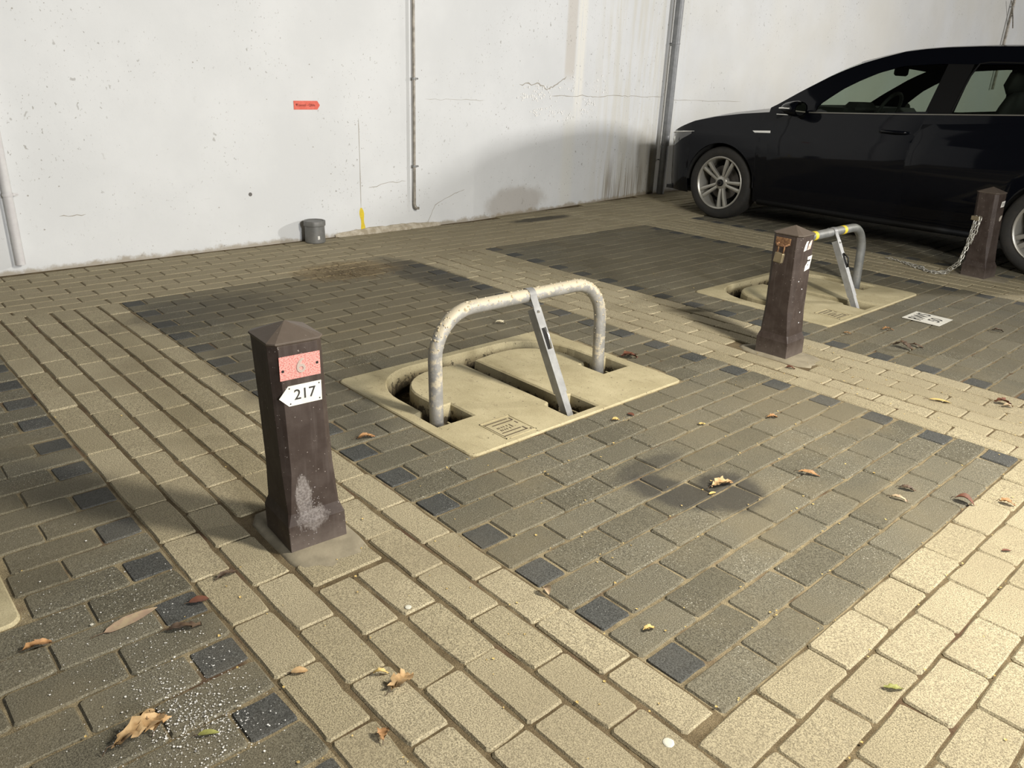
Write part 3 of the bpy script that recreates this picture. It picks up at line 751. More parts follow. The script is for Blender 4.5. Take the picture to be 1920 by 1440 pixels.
# pale scraped patch near the foot of the first post
rr = random.Random(21)
def scrape(i, cy, cz, sy, sz, n, mat, name='scraped_patch'):
    m = MB(); root = (b1, b2, b3)[i]
    for _ in range(n):
        y, z = rr.gauss(cy, sy), rr.gauss(cz, sz)
        if not (-.058 < y < .058 and .02 < z < .5): continue
        hx = .070 if z > .108 else .0785 if z < .078 else .0785-(z-.078)/.03*.0085
        k = .0 if z < .0 else z/.56*.95
        flake((y, z), rr.uniform(.0012, .0032), 0, lambda a, b, c, hx=hx, k=k: Vector((hx+k*BOLL[i][3][0]+.0011, a+k*BOLL[i][3][1], b)), m, rr, 5)
    return link(name, m.me(fixn=False), mat, root, kind='stuff')
M_SCR = simple('scraped_paint', (.19, .165, .155), .8, mott=(.13, .11, .10), mscale=120)
scrape(0, -.018, .11, .022, .035, 110, M_SCR)
# stickers
s1 = plate_on(1, 'torn_sticker', [(-.036, -.022), (-.012, -.018), (-.006, .014), (-.002, .021), (-.020, .021), (-.030, .004)], M_STICK, 'torn white sticker, upper', .004, .515, .0006)
s1b = plate_on(1, 'torn_sticker', [(-.008, -.020), (.018, -.016), (.026, .022), (.010, .020), (-.002, .004)], simple('torn_pink_sticker', (.68, .60, .54), .6, mott=(.50, .33, .28), mscale=50), 'torn white and pink sticker', .008, .516, .0006)
s2 = plate_on(1, 'white_sticker', [(-.022, -.034), (.022, -.026), (.030, .034), (-.010, .030), (-.006, .004), (-.020, -.010)], M_STICK, 'white sticker with small dark print', .020, .435, .0006)
link('print', MB().box((.004, .013, .001), (.028, .007, .0006)).box((0, -.007, .001), (.012, .003, .0006)).me(), M_INK, s2)
for y, z in ((.0, .32), (.012, .21), (.016, .16), (-.04, .36)): link('paint_spot', MB().lathe([(0, .001), (.002, .001), (.003, 0)], 7).me(), M_FLAKE, b2, loc=face_pt(1, y, z), rot=(0, PI/2, 0))
s3 = plate_on(2, 'number_sticker', [(-.025, -.020), (.022, -.016), (.026, .022), (-.020, .018)], M_STICK, 'small white number sticker', .022, .49, .0006)
link('print', text_mesh('217', .022, .0003), M_INK, s3, loc=(.001, 0, .001))
plate_on(2, 'torn_sticker', [(-.012, -.018), (.004, -.020), (.014, -.004), (.018, .018), (-.004, .016), (-.016, .002)], simple('cream_sticker', (.42, .38, .32), .7), 'torn cream sticker patch', .022, .40, .0006)
# staple + padlock on bollard 2 (on its left, -y face)
st = MB(); p = side_pt(1, 0, .513)
st.box((p.x-.012, p.y-.002, .53), (.07, .004, .030), bev=.001); st.tube([(p.x-.03, p.y-.002, .520), (p.x-.03, p.y-.022, .517), (p.x-.024, p.y-.03, .514), (p.x+.012, p.y-.03, .514), (p.x+.018, p.y-.022, .517), (p.x+.018, p.y, .520)], .0045, 8)
auto(link('staple', st.me(), M_RUST, b2, label='rusty steel staple'))
lu, lv_ = BOLL[1][0]+p.x-.006, BOLL[1][1]+p.y
pad = empty('padlock', (lu, lv_-.03, .44), 0, label='old brass padlock hanging from the rusty staple', cat='padlock')
auto(link('lock_body', MB().box((0, 0, .022), (.042, .018, .044), bev=.003).me(), M_BRASS, pad))
sh = [(-.014, 0, .040), (-.014, 0, .066)]+[(-.014*math.cos(t*PI/8), 0, .066+.014*math.sin(t*PI/8)) for t in range(1, 8)]+[(.014, 0, .066), (.014, 0, .040)]
link('shackle', MB().tube(sh, .0038, 10, up=(0, 1, 0)).me(True), M_RUST, pad, label='rusty shackle')
pad.rotation_euler = (0, .10, 0)
# hasp + chain on bollard 3
p = side_pt(2, -.03, .40); hm = MB(); hm.box((p.x, p.y-.020, .405), (.05, .04, .006), bev=.002); hm.box((p.x, p.y-.042, .395), (.05, .005, .028), bev=.002)
auto(link('hasp', hm.me(), M_BRASS, b3, label='bent steel hasp'))
rz = BOLL[2][2]; hx = BOLL[2][0]+math.cos(rz)*p.x-math.sin(rz)*(p.y-.03); hy = BOLL[2][1]+math.sin(rz)*p.x+math.cos(rz)*(p.y-.03)
chain = empty('chain', (hx, hy, 0), 0, label='galvanised chain hanging from the bollard and trailing on the bricks', cat='chain')
def link_mesh(L=.034, W=.018, r=.0028):
    h = L/2-W/2; rr_ = W/2-r; pts = [(h+rr_*math.cos(a), rr_*math.sin(a), 0) for a in np.linspace(-PI/2, PI/2, 6)]+[(-h-rr_*math.cos(a), -rr_*math.sin(a), 0) for a in np.linspace(-PI/2, PI/2, 6)]
    return MB().tube(pts, r, 6, closed=True).me(True)
LM = link_mesh(.038, .021, .0032); LM.materials.append(M_CHAIN)
def chain_path(path, tw=0):
    P3 = [Vector(q)-Vector((hx, hy, 0)) for q in path]; step = .029; d = 0; k = 0; seg = 0; pos = P3[0].copy()
    cum = [0]
    for i in range(len(P3)-1): cum.append(cum[-1]+(P3[i+1]-P3[i]).length)
    s = 0
    while s < cum[-1]:
        i = max(j for j in range(len(cum)) if cum[j] <= s+1e-9); i = min(i, len(P3)-2); t = (s-cum[i])/(cum[i+1]-cum[i]); c = P3[i].lerp(P3[i+1], t); dr = (P3[i+1]-P3[i]).normalized()
        q = dr.to_track_quat('X', 'Z').to_matrix().to_4x4() @ Matrix.Rotation((PI/2 if k % 2 else 0)*.8+tw+.3, 4, 'X')
        o = bpy.data.objects.new('link', LM); COL.objects.link(o); o.parent = chain; o.matrix_local = Matrix.Translation(c) @ q
        s += step; k += 1
chain_path([(hx, hy, .395), (hx-.004, hy-.012, .30), (hx-.01, hy-.02, .20), (hx-.02, hy-.05, .10), (.19, 4.62, .016), (.13, 4.60, .006), (.06, 4.60, .006), (-.01, 4.62, .006), (-.10, 4.69, .006), (-.20, 4.75, .006), (-.28, 4.77, .006)])
chain_path([(hx+.02, hy-.004, .395), (hx+.012, hy-.02, .30), (hx+.002, hy-.03, .20), (hx-.01, hy-.065, .09), (.21, 4.59, .016), (.14, 4.565, .006), (.07, 4.58, .010), (.02, 4.64, .014), (.05, 4.62, .017), (-.03, 4.68, .006), (-.12, 4.72, .008)], .6)
chain_path([(hx+.028, hy+.004, .39), (hx+.03, hy-.01, .34), (hx+.02, hy-.018, .27), (hx+.012, hy-.012, .23), (hx-.002, hy-.01, .28), (hx-.006, hy-.002, .35)], .3)

# ------------------------------------------------------------------ pipes on the wall
def pipe_obj(name, label, v, z0, z1, r, off, mat, clamps, elbow=False, n=16, cat='pipe', clampmat=None):
    base = wp(v, 0, off); root = empty(name, base, 0, label=label, cat=cat)
    path = [(0, 0, z1), (0, 0, z0+.03)]
    if elbow: path += [(.004, .003, z0+.012), (.014, .012, z0), (.026, .024, z0+.002)]
    else: path += [(0, 0, z0)]
    o = link('tube', MB().tube(path, r, n, up=(1, 0, 0)).me(True), mat, root); auto(o, 50)
    if elbow: link('open_end', MB().lathe([(0, 0), (r*.75, 0)], 10).me(), M_DARKHOLE, root, loc=(.0262, .0242, z0+.002), rot=(0, PI/2, PI/4))
    for z in clamps:
        m = MB().lathe([(r+.003, -.008), (r+.0035, -.004), (r+.0035, .004), (r+.003, .008)], 16); m.box((-off/2-.002, .0, 0), (off, .012, .012)); m.box((.0, r+.012, 0), (.006, .022, .013)); m.lathe([(0, .004), (.006, .004), (.006, -.006), (0, -.006)], 8, 'y', (.0, r+.022, 0))
        auto(link('clamp', m.me(), clampmat or M_ARM, root, loc=(0, 0, z)))
    return root
pipe_obj('conduit', 'thin steel conduit with an open hooked end, right of the red arrow', 2.475, .155, 3.1, .0105, .034, M_CON2, [.471, 1.097, 1.9], True)
pipe_obj('drain_pipe', 'white painted pipe ending above the floor at the left edge of the photo', -.245, .06, 3.1, .024, .05, M_CON, [.445, 1.5], False, clampmat=M_CON)
link('pipe_mouth', MB().lathe([(0, 0), (.02, 0)], 14).me(), M_DARKHOLE, bpy.data.objects['drain_pipe'], loc=(.002, 0, .0595))
o = pipe_obj('downpipe', 'thick grey downpipe from ceiling to floor in front of the parked car', 5.93, .0, 3.1, .041, .075, M_PIPE, [1.50, .35], False, 24, clampmat=M_PIPE)
link('socket', MB().lathe([(.041, .50), (.0435, .505), (.0435, .60), (.041, .605)], 24).me(True), M_PIPE, o)
o = pipe_obj('cable_conduit', 'thin grey conduit at the top right, above the car roof', 15.45, 1.2, 3.1, .022, .05, M_CON2, [2.95, 2.55], False)
link('loose_cable', MB().tube([(.03, -.22, 2.62), (.035, 0, 2.40), (.03, .16, 2.22)], .009, 6).me(), M_CON2, o)

# red arrow sign on wall
sg = link('arrow_sign', MB().prism([(-.098, -.028), (.078, -.028), (.098, 0), (.078, .028), (-.098, .028)], 0, .002).me(), M_RSIGN, label='small red arrow sign pointing right on the white wall', cat='sign')
frame_obj(sg, wp(1.612, .908, .001), (0, 1, 0), (0, 0, 1))
link('lettering', text_mesh('Tooool - Qibla', .0225, .0003, .0003), M_RINK, sg, loc=(-.008, 0, .0024))
link('pin_symbol', MB().prism([(-.006, .006), (-.003, .010), (.003, .010), (.006, .006), (.004, 0), (.002, -.009), (-.001, -.002), (-.005, .001)], 0, .0006).me(), M_RINK, sg, loc=(-.078, 0, .002))
# white plate on the ground: RWS 50
pl = link('ground_plate', MB().prism([(-.097, -.099), (.097, -.097), (.098, .099), (-.097, .098)], 0, .0022).me(), M_WHITE, label='white plate reading RWS 50 lying on the dark bricks', cat='sign')
frame_obj(pl, (.577, 3.342, .003), (0, 1, 0), (-1, 0, 0))
t1 = link('lettering', text_mesh('RWS', .078, .0003, .0006), M_INK, pl, loc=(0, .038, .0025)); t1.scale = (1.0, 1.25, 1)
t2 = link('lettering', text_mesh('50', .078, .0003, .0006), M_INK, pl, loc=(0, -.045, .0025)); t2.scale = (1.0, 1.1, 1)

# grey pot by the wall
pt = empty('plastic_pot', (-2.925, 1.565, 0), 0, label='grey plastic pot with a screw lid standing against the wall', cat='pot')
auto(link('pot_body', MB().lathe([(0, 0), (.066, 0), (.070, .006), (.067, .118), (.066, .122)], 36).me(), M_LIDP, pt))
lid = MB(); pr = [(.066, .116), (.074, .120), (.074, .148), (.071, .153), (.062, .153), (.060, .149), (0, .149)]
lid.lathe(pr, 40); v = [Vector(q) for q in lid.v]
lid.v = [tuple(q*1.0 if (i % 40) % 4 else Vector((q.x*1.03, q.y*1.03, q.z))) for i, q in enumerate(v)]
auto(link('screw_lid', lid.me(), M_LIDP, pt))
o = link('paper_label', MB().box((0, 0, 0), (.0012, .016, .024)).me(), M_STICK, pt, label='small white label'); a = math.radians(-8); o.location = (.0695*math.cos(a), .0695*math.sin(a), .042); o.rotation_euler = (0, 0, a)

# pebble in the pit, white specks, gum
def blobm(r, sx, sy, sz, seed, n=10):
    rr_ = random.Random(seed); prof = [(0, -1), (.6, -.8), (.95, -.3), (1, 0), (.9, .45), (.55, .82), (0, 1)]
    m = MB().lathe([(a*r, b*r) for a, b in prof], n); m.v = [(x*sx*rr_.uniform(.92, 1.08), y*sy*rr_.uniform(.92, 1.08), z*sz) for x, y, z in m.v]; return m.me(True)
link('pebble', blobm(.011, 1, 1, 1.1, 2), simple('orange_stone', (.50, .30, .13), .6, mott=(.40, .26, .13), mscale=60), loc=(.262, .935, -.089), label='small orange pebble in the barrier recess', cat='pebble')
for nm, u, v, r, c in (('gum', 1.461, -.145, .012, 'round white gum blob on a light brick at the bottom of the photo'), ('gum', .814, -.290, .008, 'flat cream gum spot on the light band near the first bollard'), ('gum', .42, -.865, .004, 'tiny white blob between slab corner and long leaf')):
    link(nm, blobm(r, 1, 1, .12, int(u*100), 14), simple('gum_white', (.62, .60, .50), .6) if 'gum_white' not in bpy.data.materials else bpy.data.materials['gum_white'], loc=(u, v, .0012), label=c, cat='chewing gum')

# ------------------------------------------------------------------ fallen leaves
def leafmat(name, a, b):
    t = NT(name); t.col(t.mix(t.ramp(t.noise(45, 3, .6, t.obj()), .35, .65), a, b)); t.rough(.65)
    return t.m
LMAT = {'tan': leafmat('tan_leaf', (.50, .34, .17), (.38, .23, .10)), 'orange': leafmat('orange_leaf', (.40, .22, .09), (.27, .14, .06)), 'brown': leafmat('brown_leaf', (.15, .055, .03), (.11, .045, .025)),
        'dark': leafmat('dark_leaf', (.07, .045, .028), (.13, .085, .05)), 'pale': leafmat('pale_leaf', (.44, .34, .21), (.36, .25, .17)), 'green': leafmat('green_leaf', (.27, .27, .07), (.20, .20, .06)), 'yellow': leafmat('yellow_leaf', (.62, .45, .16), (.50, .36, .13)),
        'white': leafmat('bleached_leaf', (.60, .54, .38), (.50, .44, .30))}
def leaf(shape, L, W, curl, seed):
    rr_ = random.Random(seed); n = 12; V = []; F = []
    prof = []
    for i in range(n+1):
        t = i/n
        if shape == 'lance': w_ = abs(math.sin(PI*min(1, t**.8)))**.8
        elif shape == 'oak': w_ = math.sin(PI*t)**.5*(.55+.45*abs(math.sin(PI*t*3.6+.4))) if 0 < t < 1 else 0
        elif shape == 'oval': w_ = math.sin(PI*t)**.6 if 0 < t < 1 else 0
        else: w_ = (math.sin(PI*t)**.5 if 0 < t < 1 else 0)*(.7+.5*rr_.random())
        prof.append(w_*W/2)
    cr = rr_.uniform(.6, 1.3)*curl
    for i, w_ in enumerate(prof):
        t = i/n; x = (t-.5)*L; bend = cr*L*.35*math.sin(PI*t*1.1+.2)*(1 if rr_.random() > -1 else 0)
        for k, s in enumerate((-1, -.5, 0, .5, 1)):
            j = rr_.uniform(-.25, .25)*W if shape in ('oak', 'rag') and abs(s) == 1 else 0
            V.append((x+(j if abs(s) == 1 else 0), s*w_*(1 if s < 0 else .9), .0025+bend+abs(s)**1.5*w_*curl*1.1+rr_.uniform(-.12, .12)*W*(1 if shape in ('oak', 'rag') else .2)))
    for i in range(n):
        for k in range(4): F.append((i*5+k, i*5+5+k, i*5+6+k, i*5+1+k))
    top = MB().add(V, F)
    b = len(top.v); top.v += [(x, y, z-.0007) for x, y, z in V]; top.f += [tuple(q+b for q in f[::-1]) for f in F]
    zmin = min(p_[2] for p_ in top.v); top.v = [(x, y, z-zmin+.0015) for x, y, z in top.v]
    return top
def add_leaf(name, u, v, L, W, rot, mat, shape, curl, label, seed, stem=True, z=0):
    m = leaf(shape, L, W, curl, seed); o = link(name, m.me(True, fixn=False), LMAT[mat], loc=(u, v, z), rot=(0, 0, rot), label=label, cat='leaf', group='fallen leaves on the paving')
    if stem and L > .03:
        e = m.v[10*0+2]; link('stalk', MB().tube([(-L/2, 0, e[2]), (-L/2-L*.12, L*.02, max(.002, e[2])), (-L/2-L*.22, L*.05, .002)], .0009, 5).me(), LMAT['dark'], o)
LV = [
 (.461, -.794, .122, .036, 1.73, 'pale', 'lance', .06, 'long pale lance-shaped leaf on dark bricks at the lower left'),
 (.808, -.889, .100, .050, 1.73, 'tan', 'oak', .30, 'big curled tan oak leaf beside the white paint spatter'),
 (.800, -.858, .045, .036, 2.6, 'tan', 'oak', .55, 'broken upright piece of oak leaf at the white spatter'),
 (.427, -.972, .050, .024, 1.43, 'orange', 'rag', .35, 'small orange leaf near the left edge of the photo'),
 (.489, -.652, .045, .026, 1.3, 'brown', 'oval', .15, 'red-brown oval leaf on the edge of the light band'),
 (.564, -.715, .072, .024, 1.2, 'dark', 'rag', .3, 'curled grey-brown leaf right of the long pale leaf'),
 (.438, -.560, .045, .020, 1.6, 'dark', 'rag', .3, 'dark crumpled leaf in a joint left of the first bollard'),
 (1.010, -.446, .060, .042, 1.8, 'tan', 'oak', .35, 'curled tan oak leaf on the light band, bottom centre'),
 (.961, -.462, .032, .012, 1.0, 'yellow', 'rag', .5, 'narrow tan leaf scrap just left of the curled oak leaf'),
 (1.098, -.549, .032, .022, 2.6, 'orange', 'rag', .3, 'small orange-tan scrap near the bottom edge of the photo'),
 (.887, -.795, .040, .014, 1.1, 'green', 'lance', .2, 'small green leaf lying in the white spatter'),
 (-.015, .125, .062, .026, 1.3, 'orange', 'rag', .35, 'rusty orange leaf left of the nearest barrier base'),
 (.945, .808, .078, .042, 1.35, 'tan', 'oak', .35, 'bright tan oak leaf on the dark oil stain'),
 (.955, .743, .030, .012, 1.4, 'yellow', 'lance', .2, 'small yellow leaf just below the oak leaf on the stain'),
 (1.082, 1.097, .065, .018, .5, 'orange', 'rag', .35, 'thin twisted brown leaf right of the oil stain'),
 (1.481, 1.312, .055, .030, .2, 'brown', 'oval', .5, 'upright brown leaf where dark bricks meet light, right side'),
 (1.342, 1.168, .050, .018, .3, 'pale', 'rag', .35, 'pale curled leaf on dark bricks at the right'),
 (1.330, 1.254, .045, .022, .4, 'dark', 'rag', .4, 'small dark curled leaf behind the pale curled one at right'),
 (.716, 2.688, .085, .036, .2, 'dark', 'rag', .5, 'dark crumpled leaf below the white ground plate'),
 (.741, 2.776, .070, .024, .3, 'dark', 'rag', .3, 'flat grey-brown leaf right of the dark crumpled one'),
 (.535, 2.937, .060, .024, .9, 'orange', 'rag', .3, 'orange-brown leaf left below the white ground plate'),
 (.437, 2.693, .035, .018, .6, 'orange', 'rag', .3, 'little orange leaf near the second barrier base corner'),
 (.002, 1.493, .075, .038, .9, 'brown', 'rag', .4, 'brown dry leaf cluster right of the nearest barrier base'),
 (-.012, 1.535, .050, .018, 1.3, 'dark', 'rag', .3, 'thin dry sprig beside the brown leaf cluster'),
 (.762, 1.417, .040, .024, .9, 'orange', 'rag', .35, 'small tan leaf in the dusty patch of dark bricks'),
 (-.717, 1.355, .055, .028, .9, 'white', 'rag', .3, 'bleached leaf behind the nearest hoop'),
 (1.103, 2.126, .085, .022, .47, 'yellow', 'lance', .15, 'yellow narrow leaf on the light band, right side'),
 (1.278, 2.308, .060, .034, .5, 'brown', 'rag', .4, 'red-brown leaf near the right edge of the photo'),
 (1.300, 2.292, .045, .020, .8, 'pale', 'rag', .4, 'pale curled leaf touching the red-brown one'),
 (1.682, .338, .038, .016, .8, 'green', 'rag', .25, 'small olive green leaf on light bricks, bottom right'),
 (1.230, .088, .030, .016, 1.3, 'yellow', 'rag', .35, 'pale yellow leaf scrap on dark bricks above the bottom half brick'),
 (.981, -.001, .036, .022, 2.8, 'pale', 'oval', .7, 'upright tan leaf in the joint of dark and light bricks'),
 (1.658, 1.119, .030, .010, .9, 'brown', 'lance', .2, 'thin dark brown leaf on light bricks at the right edge'),
 (.412, .920, .032, .018, 1.2, 'yellow', 'rag', .3, 'yellow leaf scrap in front of the nearest barrier base'),
 (.633, 1.147, .030, .016, 1.0, 'yellow', 'rag', .25, 'yellow leaf scrap on the middle dark bricks'),
 (.846, -.587, .035, .020, 1.1, 'tan', 'oval', .2, 'flat tan leaf piece in a joint of the light band'),
 (.524, 1.974, .035, .020, .5, 'brown', 'rag', .35, 'small brown leaf at the foot of the padlocked bollard'),
 (1.569, 1.412, .040, .020, .3, 'orange', 'rag', .4, 'rust leaf scrap above the upright brown leaf'),
 (.763, -.860, .022, .014, 1.5, 'tan', 'oval', .3, 'tiny tan scrap above the big oak leaf'),
 (.415, 1.005, .028, .022, .3, 'brown', 'oval', .25, 'dark red leaf bit on the bricks by the barrier edge'),
 (.904, 3.424, .055, .026, .5, 'dark', 'rag', .4, 'dark leaf near the right edge beyond the white plate'),
 (.690, .700, .0, 0, 0, '', '', 0, '')]
for i, q in enumerate(LV):
    if q[2] == 0: continue
    add_leaf('leaf', q[0], q[1], q[2], q[3], q[4], q[5], q[6], q[7], q[8], 100+i)

# crumbs of leaf in the joints and white paint spatter
rr = random.Random(31); m = MB()
for _ in range(420):
    if rr.random() < .7: u, v = rr.uniform(.3, 2.0), rr.uniform(-.7, 2.4)
    else: u, v = rr.uniform(-1.2, 1.6), rr.uniform(-1.0, 4)
    if rr.random() < .65: u = round(u/P)*P+rr.gauss(0, .004)
    if any(a-.01 < u < b+.01 and c-.01 < v < d+.01 for a, b, c, d in SLABS): continue
    flake((u, v), rr.uniform(.0015, .0048), .001, lambda a, b, c: Vector((a, b, max(c, .0008)+rr.uniform(0, .002))), m, rr, 5)
link('leaf_crumbs', m.me(fixn=False), LMAT['yellow'], label='tiny yellow leaf crumbs scattered over the paving', cat='leaf crumbs', kind='stuff')
m = MB()
for _ in range(1500):
    k = rr.random()
    if k < .62: u, v = rr.gauss(.84, .075), rr.gauss(-.800, .05)
    elif k < .85: u, v = rr.gauss(.75, .17), rr.gauss(-.80, .09)
    else: u, v = rr.gauss(.45, .2), rr.gauss(-.86, .12)
    if v > -.648: continue
    flake((u, v), abs(rr.gauss(.0004, .0009))+.0005, .0, lambda a, b, c: Vector((a, b, .0028)), m, rr, 6)
link('paint_spatter', m.me(fixn=False), M_FLAKE, label='white paint spatter on the dark bricks, lower left', cat='paint spatter', kind='stuff')

# ------------------------------------------------------------------ car
def paint():
    t = NT('black_car_paint'); t.col((.0025, .003, .005)); t.rough(.28); t.b.inputs['Coat Weight'].default_value = .42; t.b.inputs['Coat Roughness'].default_value = .04
    t.b.inputs['Specular IOR Level'].default_value = .05; return t.m
def glass():
    t = NT('tinted_glass'); tr = t.N('ShaderNodeBsdfTransparent'); tr.inputs[0].default_value = (.56, .62, .55, 1)
    gl = t.N('ShaderNodeBsdfGlossy'); gl.inputs['Roughness'].default_value = .02; lw = t.N('ShaderNodeLayerWeight'); lw.inputs[0].default_value = .5; fo = t.math('ADD', t.math('MULTIPLY', t.math('POWER', lw.outputs['Facing'], 5.0), .6), .04)
    mx = t.N('ShaderNodeMixShader'); t.L(fo, mx.inputs[0]); t.L(tr.outputs[0], mx.inputs[1]); t.L(gl.outputs[0], mx.inputs[2]); t.L(mx.outputs[0], t.out.inputs[0]); return t.m
M_CAR = paint(); M_GLASS = glass()
M_TRIM = simple('black_trim', (.004, .004, .004), .6, spec=.2); M_CHROME = simple('chrome', (.75, .74, .70), .22, .85); M_TYRE = simple('tyre_rubber', (.016, .015, .013), .8, mott=(.024, .021, .017), mscale=20)
M_RIM = simple('alloy', (.40, .385, .34), .38, .6); M_INT = simple('dark_interior', (.012, .012, .011), .8); M_DISC = simple('brake_disc', (.12, .11, .10), .45, .6)
M_LAMP = simple('headlamp_glass', (.10, .10, .10), .12, .1, coat=1); M_MIR = simple('mirror_glass', (.75, .77, .72), .06, 1.0)
car = empty('car', (-1.967, 5.06, 0), 0, label='black hatchback parked behind the bollards with its nose to the wall', cat='car')
interp = lambda pts, x: float(np.interp(x, [p[0] for p in pts], [p[1] for p in pts]))
YC = .895
def Wp(s):
    if s < -.35: t = min(1, (-.35-s)/.51); return .89*(max(0, 1-t**2.4))**.5
    if s > 2.75: t = min(1, (s-2.75)/.67); return .885*(max(0, 1-t**3.2))**.4
    return .89
ZSH = [(-.86, .60), (-.82, .655), (-.65, .705), (-.5, .765), (-.35, .825), (-.15, .872), (.1, .912), (.4, .945), (.75, .957), (1.5, .99), (2.24, 1.03), (2.9, 1.06), (3.25, 1.06), (3.42, .99)]
FB = [(.15, .90), (.2, .935), (.3, .965), (.45, .985), (.62, 1.0), (.74, .999), (.80, .990), (.86, .975), (1.1, .945)]
zsh = lambda s: interp(ZSH, s); fbul = lambda z: interp(FB, z)
AX = (-.03, 2.59); AR = .345
def zb(s):
    z = interp([(-.86, .36), (-.83, .24), (-.72, .19), (-.4, .19), (.3, .20), (2.2, .20), (3.0, .22), (3.42, .35)], s)
    for c in AX:
        if abs(s-c) < AR: z = max(z, .315+math.sqrt(AR*AR-(s-c)**2))
    return z
def side_y(s, z, off=0): return Wp(s)*fbul(z)+off
st = sorted(set([round(x, 4) for x in list(-.86+.06*(1-np.cos(np.linspace(0, PI/2, 7))))+list(np.arange(-.78, 3.43, .045))+[c+AR*math.cos(a) for c in AX for a in np.linspace(0, PI, 33)]+[3.42]]))
def side_grid(side):
    m = MB(); K = 16; n = len(st)
    for s in st:
        a, b = zb(s), zsh(s)
        for k in range(K+1):
            z = a+(b-a)*k/K; m.v.append((s, YC+side*side_y(s, z), z))
    for i in range(n-1):
        for k in range(K): m.f.append((i*(K+1)+k, (i+1)*(K+1)+k, (i+1)*(K+1)+k+1, i*(K+1)+k+1))
    # arch lips
    return m
body = MB()
for sd in (-1, 1): g_ = side_grid(sd); body.add(g_.v, g_.f)
# hood / cowl and tail deck
def deck(s0, s1, crown, n=26):
    m = MB(); ss = [s for s in st if s0-1e-6 <= s <= s1+1e-6]; K = 16
    for s in ss:
        hw = side_y(s, zsh(s)); c = crown(s)
        for k in range(K+1):
            y = -1+2*k/K; m.v.append((s, YC+hw*y, zsh(s)+c*(1-abs(y)**2.6)))
    for i in range(len(ss)-1):
        for k in range(K): m.f.append((i*(K+1)+k, (i+1)*(K+1)+k, (i+1)*(K+1)+k+1, i*(K+1)+k+1))
    return m
d_ = deck(-.86, .62, lambda s: interp([(-.86, 0), (-.8, .03), (-.5, .055), (.1, .05), (.62, .0)], s)); body.add(d_.v, d_.f)
d_ = deck(3.12, 3.42, lambda s: .02 if s < 3.35 else 0); body.add(d_.v, d_.f)
bo = link('body', body.me(True), M_CAR, car); auto(bo, 30)
# under-tray and wheel housings
m = MB(); m.box((1.25, YC, .20), (3.9, 1.45, .03)); m.box((-.62, YC, .33), (.22, 1.2, .28)); 
link('underbody', m.me(), M_INT, car)
for c in AX:
    for sd in (-1, 1):
        m = MB(); n = 16; 
        for k in range(n+1):
            a = PI*k/n; x, z = c+AR*1.0*math.cos(a), .315+AR*math.sin(a)
            m.v += [(x, YC+sd*.875*fbul(.6), z), (x, YC+sd*.60, z)]
        m.f = [(2*k, 2*k+1, 2*k+3, 2*k+2) for k in range(n)]
        b_ = len(m.v); m.v.append((c, YC+sd*.60, .25)); m.f += [(2*k+1, 2*k+3, b_) for k in range(n)]
        link('wheel_arch_liner', m.me(), M_INT, car)
# greenhouse
WT = [(.74, .972), (.79, 1.04), (.92, 1.146), (1.03, 1.21), (1.154, 1.27), (1.33, 1.325), (1.58, 1.344), (1.83, 1.346), (2.1, 1.352), (2.55, 1.335), (3.05, 1.28)]
ZR = [(.34, .965), (.42, 1.01), (.575, 1.111), (.794, 1.24), (.90, 1.292), (1.013, 1.338), (1.15, 1.382), (1.303, 1.425), (1.45, 1.445), (1.595, 1.457), (1.84, 1.466), (2.07, 1.467), (2.6, 1.45), (3.05, 1.395)]
wt = lambda s: interp(WT, s); zr = lambda s: interp(ZR, s)
def gy(s, z): return side_y(s, zsh(s))-.012-max(0, z-zsh(s))*.40
def gstrip(name, sd, cols, mat, K=4, off=0, th=.0):
    m = MB(); 
    for (sb, zb_), (s_t, zt) in cols:
        for k in range(K+1):
            t = k/K; s = sb+(s_t-sb)*t; z = zb_+(zt-zb_)*t; m.v.append((s, YC+sd*(gy(s, z)+off), z))
    for i in range(len(cols)-1):
        for k in range(K): m.f.append((i*(K+1)+k, (i+1)*(K+1)+k, (i+1)*(K+1)+k+1, i*(K+1)+k+1))
    if th:
        b_ = len(m.v); n0 = len(m.f); m.v += [(x, y-sd*th, z) for x, y, z in m.v]; m.f += [tuple(q+b_ for q in f[::-1]) for f in m.f[:n0]]
    return link(name, m.me(True), mat, car)
